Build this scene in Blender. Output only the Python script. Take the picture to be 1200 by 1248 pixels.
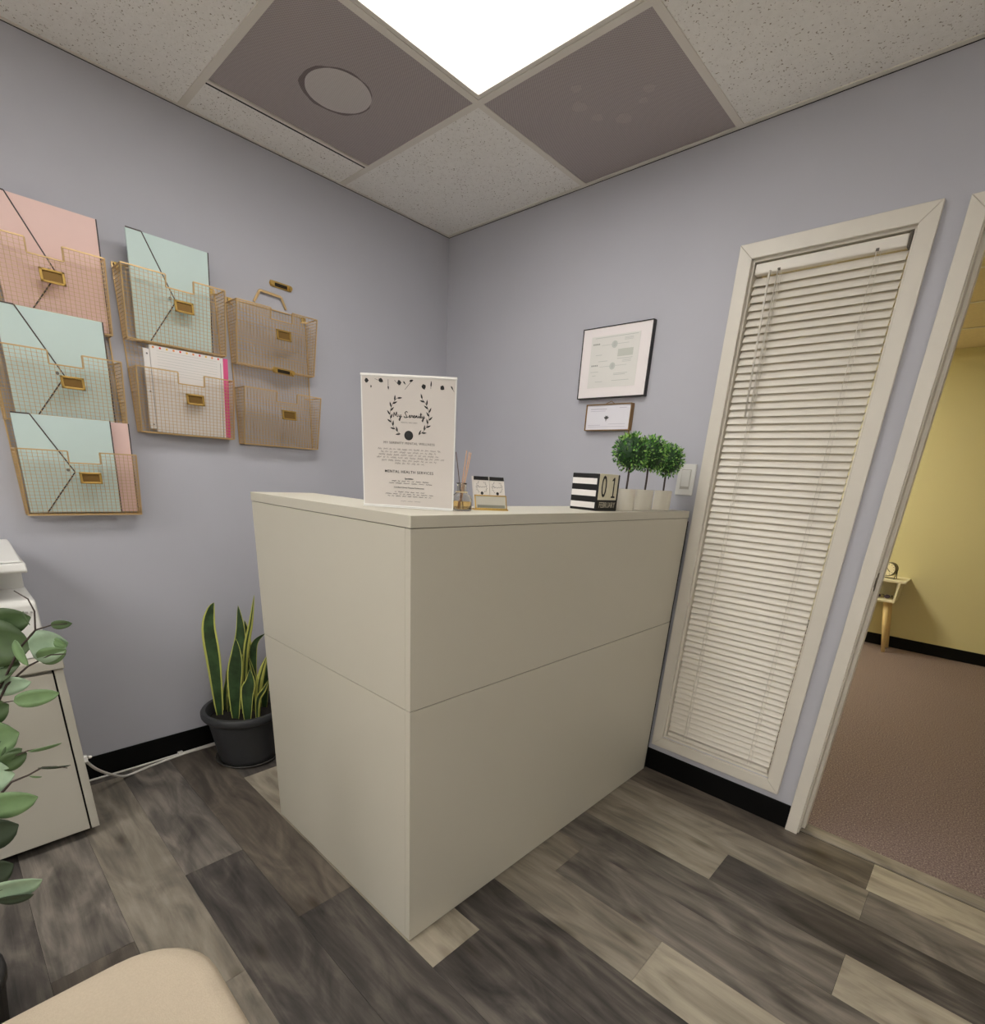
import bpy, bmesh, math, random
from mathutils import Vector, Matrix
random.seed(7)
for o in list(bpy.data.objects): bpy.data.objects.remove(o)
scene = bpy.context.scene
C = scene.collection

# ------------------------------------------------------------------ camera
CAM = Vector((2.3718, -2.087, 1.2524)); FPX = 626.24
def cam_axes():
    y, p, r = (math.radians(a) for a in (42.3976, -19.3482, 3.4411))
    fw = Vector((-math.sin(y)*math.cos(p), math.cos(y)*math.cos(p), math.sin(p)))
    rt = Vector((math.cos(y), math.sin(y), 0)); up = rt.cross(fw)
    return math.cos(r)*rt+math.sin(r)*up, -math.sin(r)*rt+math.cos(r)*up, fw
AR, AU, AF = cam_axes()
cd = bpy.data.cameras.new('camera'); cam = bpy.data.objects.new('camera', cd); C.objects.link(cam)
cd.sensor_fit = 'HORIZONTAL'; cd.sensor_width = 36; cd.lens = FPX/1200*36
cd.shift_y = 176/1200; cd.clip_start = 0.02
M = Matrix((AR, AU, -AF)).transposed().to_4x4(); M.translation = CAM
cam.matrix_world = M
scene.camera = cam
# ------------------------------------------------------------------ world, exposure
w = bpy.data.worlds.new('world'); scene.world = w; w.use_nodes = True
w.node_tree.nodes['Background'].inputs[0].default_value = (.5, .5, .5, 1)
w.node_tree.nodes['Background'].inputs[1].default_value = 0.05
scene.view_settings.view_transform = 'Standard'; scene.view_settings.look = 'None'
scene.view_settings.gamma = 1; scene.view_settings.use_curve_mapping = False
scene.view_settings.exposure = 0.32
TROFFER = 6.6          # brightness of the lit lenses (near one)
FILL_REAR = 13.5  # added fill lights behind the camera
FILL_SIDE = 4.5  # added fill light right of the camera
TROFFER_NEXT = 24.0
LIGHT_COL = (1.0, .975, .925)

def ray(px, py): return AR*((px-600)/FPX) - AU*((py-800)/FPX) + AF
def hit(px, py, ax, val):
    d = ray(px, py); i = 'xyz'.index(ax); return CAM + d*((val-CAM[i])/d[i])
def hit_plane(px, py, q, n):
    d = ray(px, py); return CAM + d*((Vector(q)-CAM).dot(n)/d.dot(n))

# ------------------------------------------------------------------ helpers
def lin(c):
    return tuple((v/12.92 if v <= .04045 else ((v+.055)/1.055)**2.4) for v in (x/255 for x in c))
MATS = {}
def mat(name, rgb, rough=.5, metal=0.0, spec=.5, **k):
    """procedural principled material. k: noise(scale,amount) value mottling, bump(scale,strength), emit, alpha, trans"""
    if name in MATS: return MATS[name]
    m = bpy.data.materials.new(name); m.use_nodes = True; nt = m.node_tree; N = nt.nodes; L = nt.links
    b = N['Principled BSDF']; c = lin(rgb)
    b.inputs['Base Color'].default_value = (*c, 1); b.inputs['Roughness'].default_value = rough
    b.inputs['Metallic'].default_value = metal; b.inputs['Specular IOR Level'].default_value = spec
    tc = N.new('ShaderNodeTexCoord')
    if 'noise' in k:
        s, a = k['noise']
        n = N.new('ShaderNodeTexNoise'); n.inputs['Scale'].default_value = s; n.inputs['Detail'].default_value = 5
        L.new(tc.outputs['Object'], n.inputs['Vector'])
        r = N.new('ShaderNodeValToRGB')
        r.color_ramp.elements[0].position = .3; r.color_ramp.elements[1].position = .7
        r.color_ramp.elements[0].color = (*[v*(1-a) for v in c], 1); r.color_ramp.elements[1].color = (*[min(1, v*(1+a)) for v in c], 1)
        L.new(n.outputs['Fac'], r.inputs['Fac']); L.new(r.outputs['Color'], b.inputs['Base Color'])
    if 'bump' in k:
        s, a = k['bump']
        n2 = N.new('ShaderNodeTexNoise'); n2.inputs['Scale'].default_value = s; n2.inputs['Detail'].default_value = 4
        L.new(tc.outputs['Object'], n2.inputs['Vector'])
        bp = N.new('ShaderNodeBump'); bp.inputs['Strength'].default_value = a; bp.inputs['Distance'].default_value = .002
        L.new(n2.outputs['Fac'], bp.inputs['Height']); L.new(bp.outputs['Normal'], b.inputs['Normal'])
    if 'trans' in k:
        b.inputs['Transmission Weight'].default_value = k['trans']; b.inputs['IOR'].default_value = k.get('ior', 1.45)
    if 'emit' in k:
        b.inputs['Emission Color'].default_value = (*c, 1); b.inputs['Emission Strength'].default_value = k['emit']
    MATS[name] = m; return m

class MB:
    def __init__(s): s.v = []; s.f = []; s.m = []
    def add(s, vs, fs, mi=0):
        o = len(s.v); s.v += [tuple(v) for v in vs]
        for f in fs: s.f.append([i+o for i in f]); s.m.append(mi)
        return s
    def box(s, x0, x1, y0, y1, z0, z1, mi=0):
        x0, x1 = min(x0, x1), max(x0, x1); y0, y1 = min(y0, y1), max(y0, y1); z0, z1 = min(z0, z1), max(z0, z1)
        return s.add([(x, y, z) for z in (z0, z1) for y in (y0, y1) for x in (x0, x1)],
                     [(0, 2, 3, 1), (4, 5, 7, 6), (0, 1, 5, 4), (2, 6, 7, 3), (0, 4, 6, 2), (1, 3, 7, 5)], mi)
    def bar(s, a, b, wd, up=(0, 0, 1), ht=None, mi=0):
        a, b = Vector(a), Vector(b); d = (b-a).normalized(); u = Vector(up)
        if abs(d.dot(u)) > .95: u = Vector((1, 0, 0)) if abs(d.x) < .9 else Vector((0, 1, 0))
        r = d.cross(u).normalized(); u = r.cross(d); ht = ht or wd
        q = [r*sx*wd/2+u*sz*ht/2 for sx, sz in ((-1, -1), (1, -1), (1, 1), (-1, 1))]
        return s.add([a+v for v in q]+[b+v for v in q], [(0, 1, 5, 4), (1, 2, 6, 5), (2, 3, 7, 6), (3, 0, 4, 7), (3, 2, 1, 0), (4, 5, 6, 7)], mi)
    def prism(s, poly, f0, f1, mi=0):
        """poly: list of 2d; f0,f1 map a 2d point to 3d on the two faces"""
        n = len(poly); a = [f0(*p) for p in poly]; b = [f1(*p) for p in poly]
        return s.add(a+b, [list(range(n))[::-1], list(range(n, 2*n))]+[(i, (i+1) % n, n+(i+1) % n, n+i) for i in range(n)], mi)
    def tube(s, path, r, seg=8, mi=0, cap=True):
        P = [Vector(p) for p in path]; n = len(P); rs = r if isinstance(r, (list, tuple)) else [r]*n
        vs = []; u = None
        for i in range(n):
            t = (P[min(i+1, n-1)]-P[max(i-1, 0)]).normalized()
            if u is None:
                u = t.orthogonal().normalized()
            else:
                u = (u-t*u.dot(t)).normalized()
            w_ = t.cross(u)
            vs += [P[i]+(u*math.cos(2*math.pi*k/seg)+w_*math.sin(2*math.pi*k/seg))*rs[i] for k in range(seg)]
        fs = [(i*seg+k, i*seg+(k+1) % seg, (i+1)*seg+(k+1) % seg, (i+1)*seg+k) for i in range(n-1) for k in range(seg)]
        if cap: fs += [list(range(seg))[::-1], list(range((n-1)*seg, n*seg))]
        return s.add(vs, fs, mi)
    def lathe(s, prof, c=(0, 0, 0), seg=32, mi=0, cap=True):
        n = len(prof); c = Vector(c)
        vs = [c+Vector((r*math.cos(2*math.pi*k/seg), r*math.sin(2*math.pi*k/seg), z)) for r, z in prof for k in range(seg)]
        fs = [(i*seg+k, i*seg+(k+1) % seg, (i+1)*seg+(k+1) % seg, (i+1)*seg+k) for i in range(n-1) for k in range(seg)]
        if cap: fs += [list(range(seg))[::-1], list(range((n-1)*seg, n*seg))]
        return s.add(vs, fs, mi)
    def mesh(s, name, off=(0, 0, 0), smooth=False, bevel=0, bseg=2):
        me = bpy.data.meshes.new(name); ox, oy, oz = off
        me.from_pydata([(x-ox, y-oy, z-oz) for x, y, z in s.v], [], s.f)
        for p, mi in zip(me.polygons, s.m): p.material_index = mi
        bm = bmesh.new(); bm.from_mesh(me)
        if bevel:
            ed = [e for e in bm.edges if len(e.link_faces) == 2 and e.calc_face_angle(0) > .5]
            bmesh.ops.bevel(bm, geom=ed, offset=bevel, segments=bseg, affect='EDGES', profile=.5)
        bmesh.ops.recalc_face_normals(bm, faces=bm.faces)
        bm.to_mesh(me); bm.free()
        if smooth:
            for p in me.polygons: p.use_smooth = True
        return me

def origin(o):
    v = Vector((0, 0, 0))
    while o: v += o.location; o = o.parent
    return v
def obj(name, mb, mats, parent=None, loc=None, local=False, smooth=False, bevel=0, bseg=2):
    """links ONE mesh object. Vertices are world coordinates unless local=True."""
    off = (0, 0, 0)
    if not local:
        base = origin(parent) if parent else Vector(loc or (0, 0, 0)); off = base
    me = mb if isinstance(mb, bpy.types.Mesh) else mb.mesh(name, off, smooth, bevel, bseg)
    for m in (mats if isinstance(mats, (list, tuple)) else [mats]):
        if not isinstance(mb, bpy.types.Mesh) or len(me.materials) == 0: me.materials.append(m)
    o = bpy.data.objects.new(name, me); C.objects.link(o)
    if parent: o.parent = parent
    elif loc: o.location = loc
    return o
def smooth_angle(o, ang=40):
    for p in o.data.polygons: p.use_smooth = True
    bm = bmesh.new(); bm.from_mesh(o.data)
    for e in bm.edges:
        if len(e.link_faces) == 2 and e.calc_face_angle(0) > math.radians(ang): e.smooth = False
    bm.to_mesh(o.data); bm.free(); return o
def thing(name, label, cat, loc=(0, 0, 0), rotz=0, group=None):
    o = bpy.data.objects.new(name, None); C.objects.link(o); o.location = loc; o.rotation_euler.z = rotz
    o.empty_display_size = .05; return tag(o, label, cat, group)
def tag(o, label, cat, group=None):
    o['label'] = label; o['category'] = cat
    if group: o['group'] = group
    return o
def struct(o, label=None):
    o['kind'] = 'structure'
    if label: o['label'] = label
    return o
def text_mesh(s, size, align='CENTER', ext=.0002, shear=0, sx=1.0, bold=0, space=1.0):
    cu = bpy.data.curves.new('lettering', 'FONT'); cu.body = s; cu.size = size; cu.align_x = align; cu.align_y = 'CENTER'
    cu.extrude = ext; cu.shear = shear; cu.offset = bold; cu.space_character = space; cu.resolution_u = 3
    t = bpy.data.objects.new('lettering', cu); C.objects.link(t)
    dg = bpy.context.evaluated_depsgraph_get(); dg.update()
    me = bpy.data.meshes.new_from_object(t.evaluated_get(dg))
    bpy.data.objects.remove(t); bpy.data.curves.remove(cu)
    for v in me.vertices: v.co.x *= sx
    return me
def text_on(parent, s, size, pos, xdir, ydir, m, name='lettering', **k):
    """flat lettering; parent local coordinates: pos centre, xdir writing direction, ydir up"""
    me = text_mesh(s, size, **k); xd = Vector(xdir).normalized(); yd = Vector(ydir).normalized(); zd = xd.cross(yd)
    T = Matrix((xd, yd, zd)).transposed().to_4x4(); T.translation = Vector(pos); me.transform(T); me.name = name
    me.materials.clear(); me.materials.append(m)
    o = bpy.data.objects.new(name, me); C.objects.link(o); o.parent = parent; return o

# ------------------------------------------------------------------ materials
wall_m = mat('wall_paint', (187, 187, 196), .75, spec=.25, noise=(3, .02), bump=(260, .12))
yellow_m = mat('yellow_paint', (220, 211, 166), .75, spec=.2, bump=(200, .1))
trim_m = mat('trim_paint', (220, 214, 203), .42, noise=(20, .015))
base_m = mat('black_base', (4, 4, 4), .6, spec=.2)
desk_m = mat('desk_laminate', (200, 195, 181), .42, noise=(2, .01))
white_m = mat('white_plastic', (226, 225, 222), .38)
gold_m = mat('gold_wire', (214, 182, 132), .34, metal=.55)
brass_m = mat('brass_plate', (192, 158, 88), .33, metal=.75)
black_m = mat('black_ink', (14, 13, 14), .6)
dark_m = mat('dark_gap', (6, 6, 6), .8)
paper_m = mat('white_paper', (232, 228, 226), .7)
grey_ink = mat('grey_ink', (120, 116, 114), .7)
pale_ink = mat('pale_ink', (192, 194, 190), .7)
tgrid_m = mat('tgrid_paint', (232, 226, 216), .5)
slat_m = mat('slat_vinyl', (228, 222, 212), .42)
steel_m = mat('steel', (140, 138, 132), .35, metal=.9)
glass_m = mat('clear_glass', (250, 250, 248), .02, trans=1.0)

def tile_material():
    m = bpy.data.materials.new('fissured_tile'); m.use_nodes = True; nt = m.node_tree; N = nt.nodes; L = nt.links
    b = N['Principled BSDF']; b.inputs['Roughness'].default_value = .9; b.inputs['Specular IOR Level'].default_value = .1
    g = N.new('ShaderNodeNewGeometry')
    n1 = N.new('ShaderNodeTexNoise'); n1.inputs['Scale'].default_value = 165; n1.inputs['Detail'].default_value = 2
    n2 = N.new('ShaderNodeTexNoise'); n2.inputs['Scale'].default_value = 60; n2.inputs['Detail'].default_value = 6
    L.new(g.outputs['Position'], n1.inputs['Vector']); L.new(g.outputs['Position'], n2.inputs['Vector'])
    r = N.new('ShaderNodeValToRGB'); e = r.color_ramp.elements
    e[0].position = .29; e[0].color = (*lin((158, 144, 128)), 1); e[1].position = .36; e[1].color = (*lin((250, 247, 242)), 1)
    L.new(n1.outputs['Fac'], r.inputs['Fac'])
    mx = N.new('ShaderNodeMix'); mx.data_type = 'RGBA'; mx.blend_type = 'MULTIPLY'; mx.inputs[0].default_value = .15
    r2 = N.new('ShaderNodeValToRGB'); r2.color_ramp.elements[0].position = .3; r2.color_ramp.elements[1].position = .6
    r2.color_ramp.elements[0].color = (.72, .7, .68, 1)
    L.new(n2.outputs['Fac'], r2.inputs['Fac']); L.new(r.outputs['Color'], mx.inputs[6]); L.new(r2.outputs['Color'], mx.inputs[7])
    L.new(mx.outputs[2], b.inputs['Base Color'])
    bp = N.new('ShaderNodeBump'); bp.inputs['Strength'].default_value = .5; bp.inputs['Distance'].default_value = .003
    L.new(n1.outputs['Fac'], bp.inputs['Height']); L.new(bp.outputs['Normal'], b.inputs['Normal'])
    return m
tile_m = tile_material()

def perforated_material(name, base, hole):
    m = bpy.data.materials.new(name); m.use_nodes = True; nt = m.node_tree; N = nt.nodes; L = nt.links
    b = N['Principled BSDF']; b.inputs['Roughness'].default_value = .5; b.inputs['Specular IOR Level'].default_value = .3
    g = N.new('ShaderNodeNewGeometry'); mp = N.new('ShaderNodeMapping'); mp.inputs['Rotation'].default_value = (0, 0, math.radians(45))
    L.new(g.outputs['Position'], mp.inputs['Vector'])
    v = N.new('ShaderNodeTexVoronoi'); v.inputs['Scale'].default_value = 240; v.inputs['Randomness'].default_value = 0
    v.voronoi_dimensions = '2D'
    L.new(mp.outputs['Vector'], v.inputs['Vector'])
    r = N.new('ShaderNodeValToRGB'); e = r.color_ramp.elements
    e[0].position = .3; e[0].color = (*lin(hole), 1); e[1].position = .42; e[1].color = (*lin(base), 1)
    L.new(v.outputs['Distance'], r.inputs['Fac']); L.new(r.outputs['Color'], b.inputs['Base Color'])
    return m
vent_m = perforated_material('perforated_metal', (196, 186, 184), (134, 124, 124))
vent_light_m = perforated_material('perforated_over_duct', (222, 216, 212), (188, 180, 178))
duct_edge_m = perforated_material('perforated_over_duct_edge', (140, 128, 126), (90, 82, 82))

def plank_material(name, base, dark, light):
    m = bpy.data.materials.new(name); m.use_nodes = True; nt = m.node_tree; N = nt.nodes; L = nt.links
    b = N['Principled BSDF']; b.inputs['Specular IOR Level'].default_value = .35
    g = N.new('ShaderNodeNewGeometry'); oi = N.new('ShaderNodeObjectInfo')
    ad = N.new('ShaderNodeVectorMath'); ad.operation = 'MULTIPLY_ADD'
    ad.inputs[1].default_value = (1, 1, 1); L.new(g.outputs['Position'], ad.inputs[0])
    sc = N.new('ShaderNodeVectorMath'); sc.operation = 'SCALE'; sc.inputs[0].default_value = (37, 19, 11)
    L.new(oi.outputs['Random'], sc.inputs['Scale']); L.new(sc.outputs['Vector'], ad.inputs[2])
    mp = N.new('ShaderNodeMapping'); mp.inputs['Scale'].default_value = (2.2, 34, 1); L.new(ad.outputs[0], mp.inputs['Vector'])
    n1 = N.new('ShaderNodeTexNoise'); n1.inputs['Scale'].default_value = 1.0; n1.inputs['Detail'].default_value = 8; n1.inputs['Roughness'].default_value = .7; n1.inputs['Distortion'].default_value = .5
    L.new(mp.outputs['Vector'], n1.inputs['Vector'])
    mp2 = N.new('ShaderNodeMapping'); mp2.inputs['Scale'].default_value = (2.6, 8, 1); L.new(ad.outputs[0], mp2.inputs['Vector'])
    n2 = N.new('ShaderNodeTexNoise'); n2.inputs['Scale'].default_value = 1.2; n2.inputs['Detail'].default_value = 5; n2.inputs['Distortion'].default_value = 1.6
    L.new(mp2.outputs['Vector'], n2.inputs['Vector'])
    av = N.new('ShaderNodeMath'); av.operation = 'MULTIPLY_ADD'; av.inputs[1].default_value = .7; L.new(n1.outputs['Fac'], av.inputs[0]); L.new(n2.outputs['Fac'], av.inputs[2])
    hv = N.new('ShaderNodeMath'); hv.operation = 'MULTIPLY'; hv.inputs[1].default_value = 1/1.7; L.new(av.outputs[0], hv.inputs[0])
    r = N.new('ShaderNodeValToRGB'); e = r.color_ramp.elements
    e[0].position = .36; e[0].color = (*lin(dark), 1); e[1].position = .64; e[1].color = (*lin(light), 1)
    q = e.new(.5); q.color = (*lin(base), 1)
    L.new(hv.outputs[0], r.inputs['Fac'])
    # dark knots
    mp3 = N.new('ShaderNodeMapping'); mp3.inputs['Scale'].default_value = (3.5, 9, 1); L.new(ad.outputs[0], mp3.inputs['Vector'])
    vo = N.new('ShaderNodeTexVoronoi'); vo.inputs['Scale'].default_value = 1.0; L.new(mp3.outputs['Vector'], vo.inputs['Vector'])
    rk = N.new('ShaderNodeValToRGB'); rk.color_ramp.elements[0].position = .05; rk.color_ramp.elements[0].color = (.42, .38, .34, 1); rk.color_ramp.elements[1].position = .2
    L.new(vo.outputs['Distance'], rk.inputs['Fac'])
    mx = N.new('ShaderNodeMix'); mx.data_type = 'RGBA'; mx.blend_type = 'MULTIPLY'; mx.inputs[0].default_value = .75
    L.new(r.outputs['Color'], mx.inputs[6]); L.new(rk.outputs['Color'], mx.inputs[7]); L.new(mx.outputs[2], b.inputs['Base Color'])
    rr = N.new('ShaderNodeMapRange'); rr.inputs['To Min'].default_value = .34; rr.inputs['To Max'].default_value = .52
    L.new(n1.outputs['Fac'], rr.inputs['Value']); L.new(rr.outputs[0], b.inputs['Roughness'])
    bp = N.new('ShaderNodeBump'); bp.inputs['Strength'].default_value = .25; bp.inputs['Distance'].default_value = .001
    L.new(n1.outputs['Fac'], bp.inputs['Height']); L.new(bp.outputs['Normal'], b.inputs['Normal'])
    return m
PL = {'d': plank_material('plank_charcoal', (80, 75, 72), (50, 47, 46), (114, 107, 100)),
      'm': plank_material('plank_grey', (106, 100, 94), (72, 68, 65), (140, 132, 123)),
      'b': plank_material('plank_brown', (98, 90, 82), (72, 66, 60), (124, 114, 103)),
      't': plank_material('plank_taupe', (136, 128, 116), (104, 98, 90), (160, 151, 138)),
      'l': plank_material('plank_light', (164, 155, 139), (134, 126, 113), (184, 174, 157))}

def carpet_material():
    m = bpy.data.materials.new('carpet'); m.use_nodes = True; nt = m.node_tree; N = nt.nodes; L = nt.links
    b = N['Principled BSDF']; b.inputs['Roughness'].default_value = 1; b.inputs['Specular IOR Level'].default_value = .05
    g = N.new('ShaderNodeNewGeometry')
    n = N.new('ShaderNodeTexNoise'); n.inputs['Scale'].default_value = 170; n.inputs['Detail'].default_value = 3; n.inputs['Roughness'].default_value = .8
    L.new(g.outputs['Position'], n.inputs['Vector'])
    r = N.new('ShaderNodeValToRGB'); e = r.color_ramp.elements
    e[0].position = .3; e[0].color = (*lin((98, 82, 80)), 1); e[1].position = .72; e[1].color = (*lin((196, 178, 170)), 1)
    q = e.new(.5); q.color = (*lin((138, 121, 120)), 1)
    L.new(n.outputs['Fac'], r.inputs['Fac']); L.new(r.outputs['Color'], b.inputs['Base Color'])
    bp = N.new('ShaderNodeBump'); bp.inputs['Strength'].default_value = .9; bp.inputs['Distance'].default_value = .006
    L.new(n.outputs['Fac'], bp.inputs['Height']); L.new(bp.outputs['Normal'], b.inputs['Normal'])
    return m
carpet_m = carpet_material()

def lens_material(name, strength):
    """prismatic troffer lens: lit plastic that lets the tubes behind show through between its ribs"""
    m = bpy.data.materials.new(name); m.use_nodes = True; nt = m.node_tree; N = nt.nodes; L = nt.links
    N.remove(N['Principled BSDF']); out = N['Material Output']
    em = N.new('ShaderNodeEmission'); em.inputs['Color'].default_value = (*LIGHT_COL, 1); em.inputs['Strength'].default_value = strength
    tr = N.new('ShaderNodeBsdfTransparent')
    g = N.new('ShaderNodeNewGeometry'); mp = N.new('ShaderNodeMapping'); mp.inputs['Rotation'].default_value = (0, 0, math.radians(38))
    L.new(g.outputs['Position'], mp.inputs['Vector'])
    wv = N.new('ShaderNodeTexWave'); wv.inputs['Scale'].default_value = 40; L.new(mp.outputs['Vector'], wv.inputs['Vector'])
    mr = N.new('ShaderNodeMapRange'); mr.inputs['To Min'].default_value = .1; mr.inputs['To Max'].default_value = .4; L.new(wv.outputs['Fac'], mr.inputs['Value'])
    mx = N.new('ShaderNodeMixShader'); L.new(mr.outputs[0], mx.inputs['Fac']); L.new(em.outputs[0], mx.inputs[1]); L.new(tr.outputs[0], mx.inputs[2])
    L.new(mx.outputs[0], out.inputs['Surface']); return m
def emit_material(name, col, s):
    m = bpy.data.materials.new(name); m.use_nodes = True; nt = m.node_tree; N = nt.nodes
    N.remove(N['Principled BSDF']); em = N.new('ShaderNodeEmission'); em.inputs['Color'].default_value = (*col, 1); em.inputs['Strength'].default_value = s
    nt.links.new(em.outputs[0], N['Material Output'].inputs['Surface']); return m

# ------------------------------------------------------------------ the setting
H = 2.372; XR = 4.47; YB = -4.88; WT = .087       # ceiling, far right, back, wall thickness
YN = 3.6                                          # far wall of the next room
struct(obj('wall_left', MB().box(-.1, 0, YB-.1, .0, 0, 2.6), wall_m))
bounce_m = mat('rear_bounce_paint', (236, 234, 230), .75, spec=.2, bump=(260, .12))  # unseen walls made whiter to bounce more light
struct(obj('wall_back', MB().box(0, XR, YB-.1, YB, 0, 2.6), bounce_m))
struct(obj('wall_side', MB().box(XR, XR+.1, YB-.1, 0, 0, 2.6), bounce_m))
WX0, WX1, WZ0, WZ1 = 1.547, 1.996, .180, 1.988     # window opening
DX0, DX1, DZ = 2.132, 3.06, 1.975                  # door opening
def pierced(y0, y1, xa, xb):
    m = MB()
    m.box(xa, WX0, y0, y1, 0, 2.6); m.box(WX0, WX1, y0, y1, 0, WZ0); m.box(WX0, WX1, y0, y1, WZ1, 2.6)
    m.box(WX1, DX0, y0, y1, 0, 2.6); m.box(DX0, DX1, y0, y1, DZ, 2.6); m.box(DX1, xb, y0, y1, 0, 2.6); return m
struct(obj('wall_right', pierced(0, WT/2, -.1, XR+.1), wall_m))
struct(obj('wall_beyond_near', pierced(WT/2, WT, -.1, XR+.1), yellow_m))
struct(obj('wall_beyond_far', MB().box(-.5, XR+.1, YN, YN+.1, 0, 2.6), yellow_m))
struct(obj('wall_beyond_left', MB().box(-.5, -.4, WT, YN, 0, 2.6), yellow_m))
struct(obj('wall_beyond_right', MB().box(XR, XR+.1, WT, YN, 0, 2.6), yellow_m))
# skirting
def skirting(name, path_box, m=base_m): struct(obj(name, MB().box(*path_box), m, bevel=.003))
skirting('baseboard_left', (0, .007, YB, 0, 0, .098))
skirting('baseboard_right', (.007, 2.0955, -.007, 0, 0, .102))
skirting('baseboard_beyond', (-.4, XR, YN-.008, YN, 0, .104))
skirting('baseboard_back', (.007, XR, YB, YB+.007, 0, .1))
# floor
floor = struct(obj('floor', MB().box(-.1, XR+.1, YB-.1, .0875, -.05, -.0035), mat('subfloor', (24, 22, 20), .9)))
ROW = .178; Y0 = .018; LEN = 1.22
rows = {0: (2.39, 'b l'), 1: (1.18, 't t'), 2: (1.994, 't d'), 3: (2.395, 'm l'), 4: (1.61, 't m'), 5: (1.998, 't l'),
        6: (1.35, 'd d'), 7: (1.602, 'l d'), 8: (1.205, 'b d'), 9: (.812, 'm d'), 10: (1.27, 't t'), 11: (.98, 'm b'), 12: (1.5, 'd m')}
cyc = 'dmtbdmdtlbm'
plank_i = 0
for r in range(28):
    y1 = Y0-r*ROW; y0 = max(y1-ROW, YB)
    if y1-y0 < .02: continue
    if r in rows: j, cc = rows[r]; a, b = cc.split()
    else: j = (r*.437) % LEN; a, b = 'tltml'[r % 5], 'lttlm'[r % 5]  # unseen rear rows in lighter tones, to bounce light up at the ceiling
    k = -math.ceil(j/LEN)
    while j+k*LEN < XR:
        x0, x1 = max(0, j+k*LEN), min(XR, j+(k+1)*LEN)
        if x1-x0 > .01:
            t = a if k == -1 else b if k == 0 else (cyc[(r*5+k*3+4) % 11] if r < 12 else 'ltmlt'[(r+k) % 5])
            m = MB().box(x0+.0004, x1-.0004, y0+.0004, y1-.0004, -.0035, 0)
            obj('plank', m, PL[t], floor)
        k += 1
struct(obj('floor_carpet', MB().box(-.5, XR+.1, .088, YN, -.05, .006), carpet_m))
# threshold between the two floors
thr = struct(obj('trim_1', MB().prism([(.026, -.0035), (.0879, -.0035), (.0879, .007), (.034, .006), (.026, .002)], lambda a, b: (DX0, a, b), lambda a, b: (DX1, a, b)), PL['t']))

# ceiling: slab above, lay-in tiles, tee bars, wall angle
ceil = struct(obj('ceiling', MB().box(-.1, XR+.1, YB-.1, .0, 2.56, 2.6), mat('plenum', (60, 58, 56), .9)))
GX = [0, .8204, 1.43, 2.0396, 2.6492, 3.2588, 3.8684, XR]
GY = [0]+[-.6125-.6096*i for i in range(7)]+[YB]
VENTS = {(0, 1), (1, 0)}; LIGHTS = {(1, 1), (1, 2), (1, 5), (1, 6), (4, 5), (4, 6), (5, 2), (5, 3)}
def tile(x0, x1, y0, y1, par=None, z=H):
    obj('ceiling_tile', MB().box(x0+.004, x1-.004, y0+.004, y1-.004, z, z+.015), tile_m, par or ceil)
for i in range(len(GX)-1):
    for j in range(len(GY)-1):
        if (i, j) in VENTS or (i, j) in LIGHTS: continue
        tile(GX[i], GX[i+1], GY[j+1], GY[j])
tile(0, .198, GY[2], GY[1])                       # cut strip beside the round-duct vent
def tee(a, b, c, d, z=H): obj('tee_bar', MB().box(a, b, c, d, z-.0025, z+.0005).box((a+b)/2-.0015 if b-a < .1 else a, (a+b)/2+.0015 if b-a < .1 else b, (c+d)/2-.0015 if d-c < .1 else c, (c+d)/2+.0015 if d-c < .1 else d, z, z+.03), tgrid_m, ceil)
HW = .012
for x in GX[1:-1]: tee(x-HW, x+HW, YB, -.018)
for j, y in enumerate(GY[1:-1]):
    for i in range(len(GX)-1):
        if j+1 in (2, 6) and i == 1 or j+1 == 6 and i == 4 or j+1 == 3 and i == 5: continue      # the 2 x 4 lights run through
        tee(GX[i]+HW, GX[i+1]-HW, y-HW, y+HW)
def angle(name, bx): obj(name, MB().box(*bx), tgrid_m, ceil)
angle('wall_angle', (0, .012, YB, 0, H-.0025, H)); angle('wall_angle', (.012, XR, -.018, 0, H-.0025, H))
obj('shadow_gap', MB().box(0, XR, -.001, .0, H-.0045, H-.0025), dark_m, ceil); obj('shadow_gap', MB().box(0, .001, YB, 0, H-.0045, H-.0025), dark_m, ceil)

# ceiling lights
def troffer(x0, x1, y0, y1, label, lens, tube_s, z=H):
    t = thing('ceiling_light', label, 'ceiling light', ((x0+x1)/2, (y0+y1)/2, z), group='recessed fluorescent ceiling lights')
    a, b, c, d = x0+.013, x1-.013, y0+.013, y1-.013
    fr = MB(); g = .016
    for q in ((a, a+g, c, d), (b-g, b, c, d), (a+g, b-g, c, c+g), (a+g, b-g, d-g, d)): fr.box(*q, z-.002, z+.02)
    obj('frame', fr, tgrid_m, t, bevel=.002)
    hs = MB(); hs.box(a, b, c, d, z+.105, z+.11)
    for q in ((a, a+.004, c, d), (b-.004, b, c, d), (a, b, c, c+.004), (a, b, d-.004, d)): hs.box(*q, z+.02, z+.105)
    obj('housing', hs, mat('housing_white', (235, 233, 228), .5), t)
    obj('lens', MB().box(a+g, b-g, c+g, d-g, z+.006, z+.008), lens, t)
    for xx in (x0+.2, x1-.2):
        obj('tube', MB().tube([(xx, y0+.06, z+.055), (xx, y1-.06, z+.055)], .013, 10), emit_material('fluorescent_tube', LIGHT_COL, tube_s), t, smooth=True)
lens_near = lens_material('lens_near', TROFFER); fill_lens_rear = lens_material('fill_lens_rear', FILL_REAR)
troffer(.8204, 1.43, GY[3], GY[1], 'large lit ceiling light with ribbed lens above the reception desk', lens_near, TROFFER*3)
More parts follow.
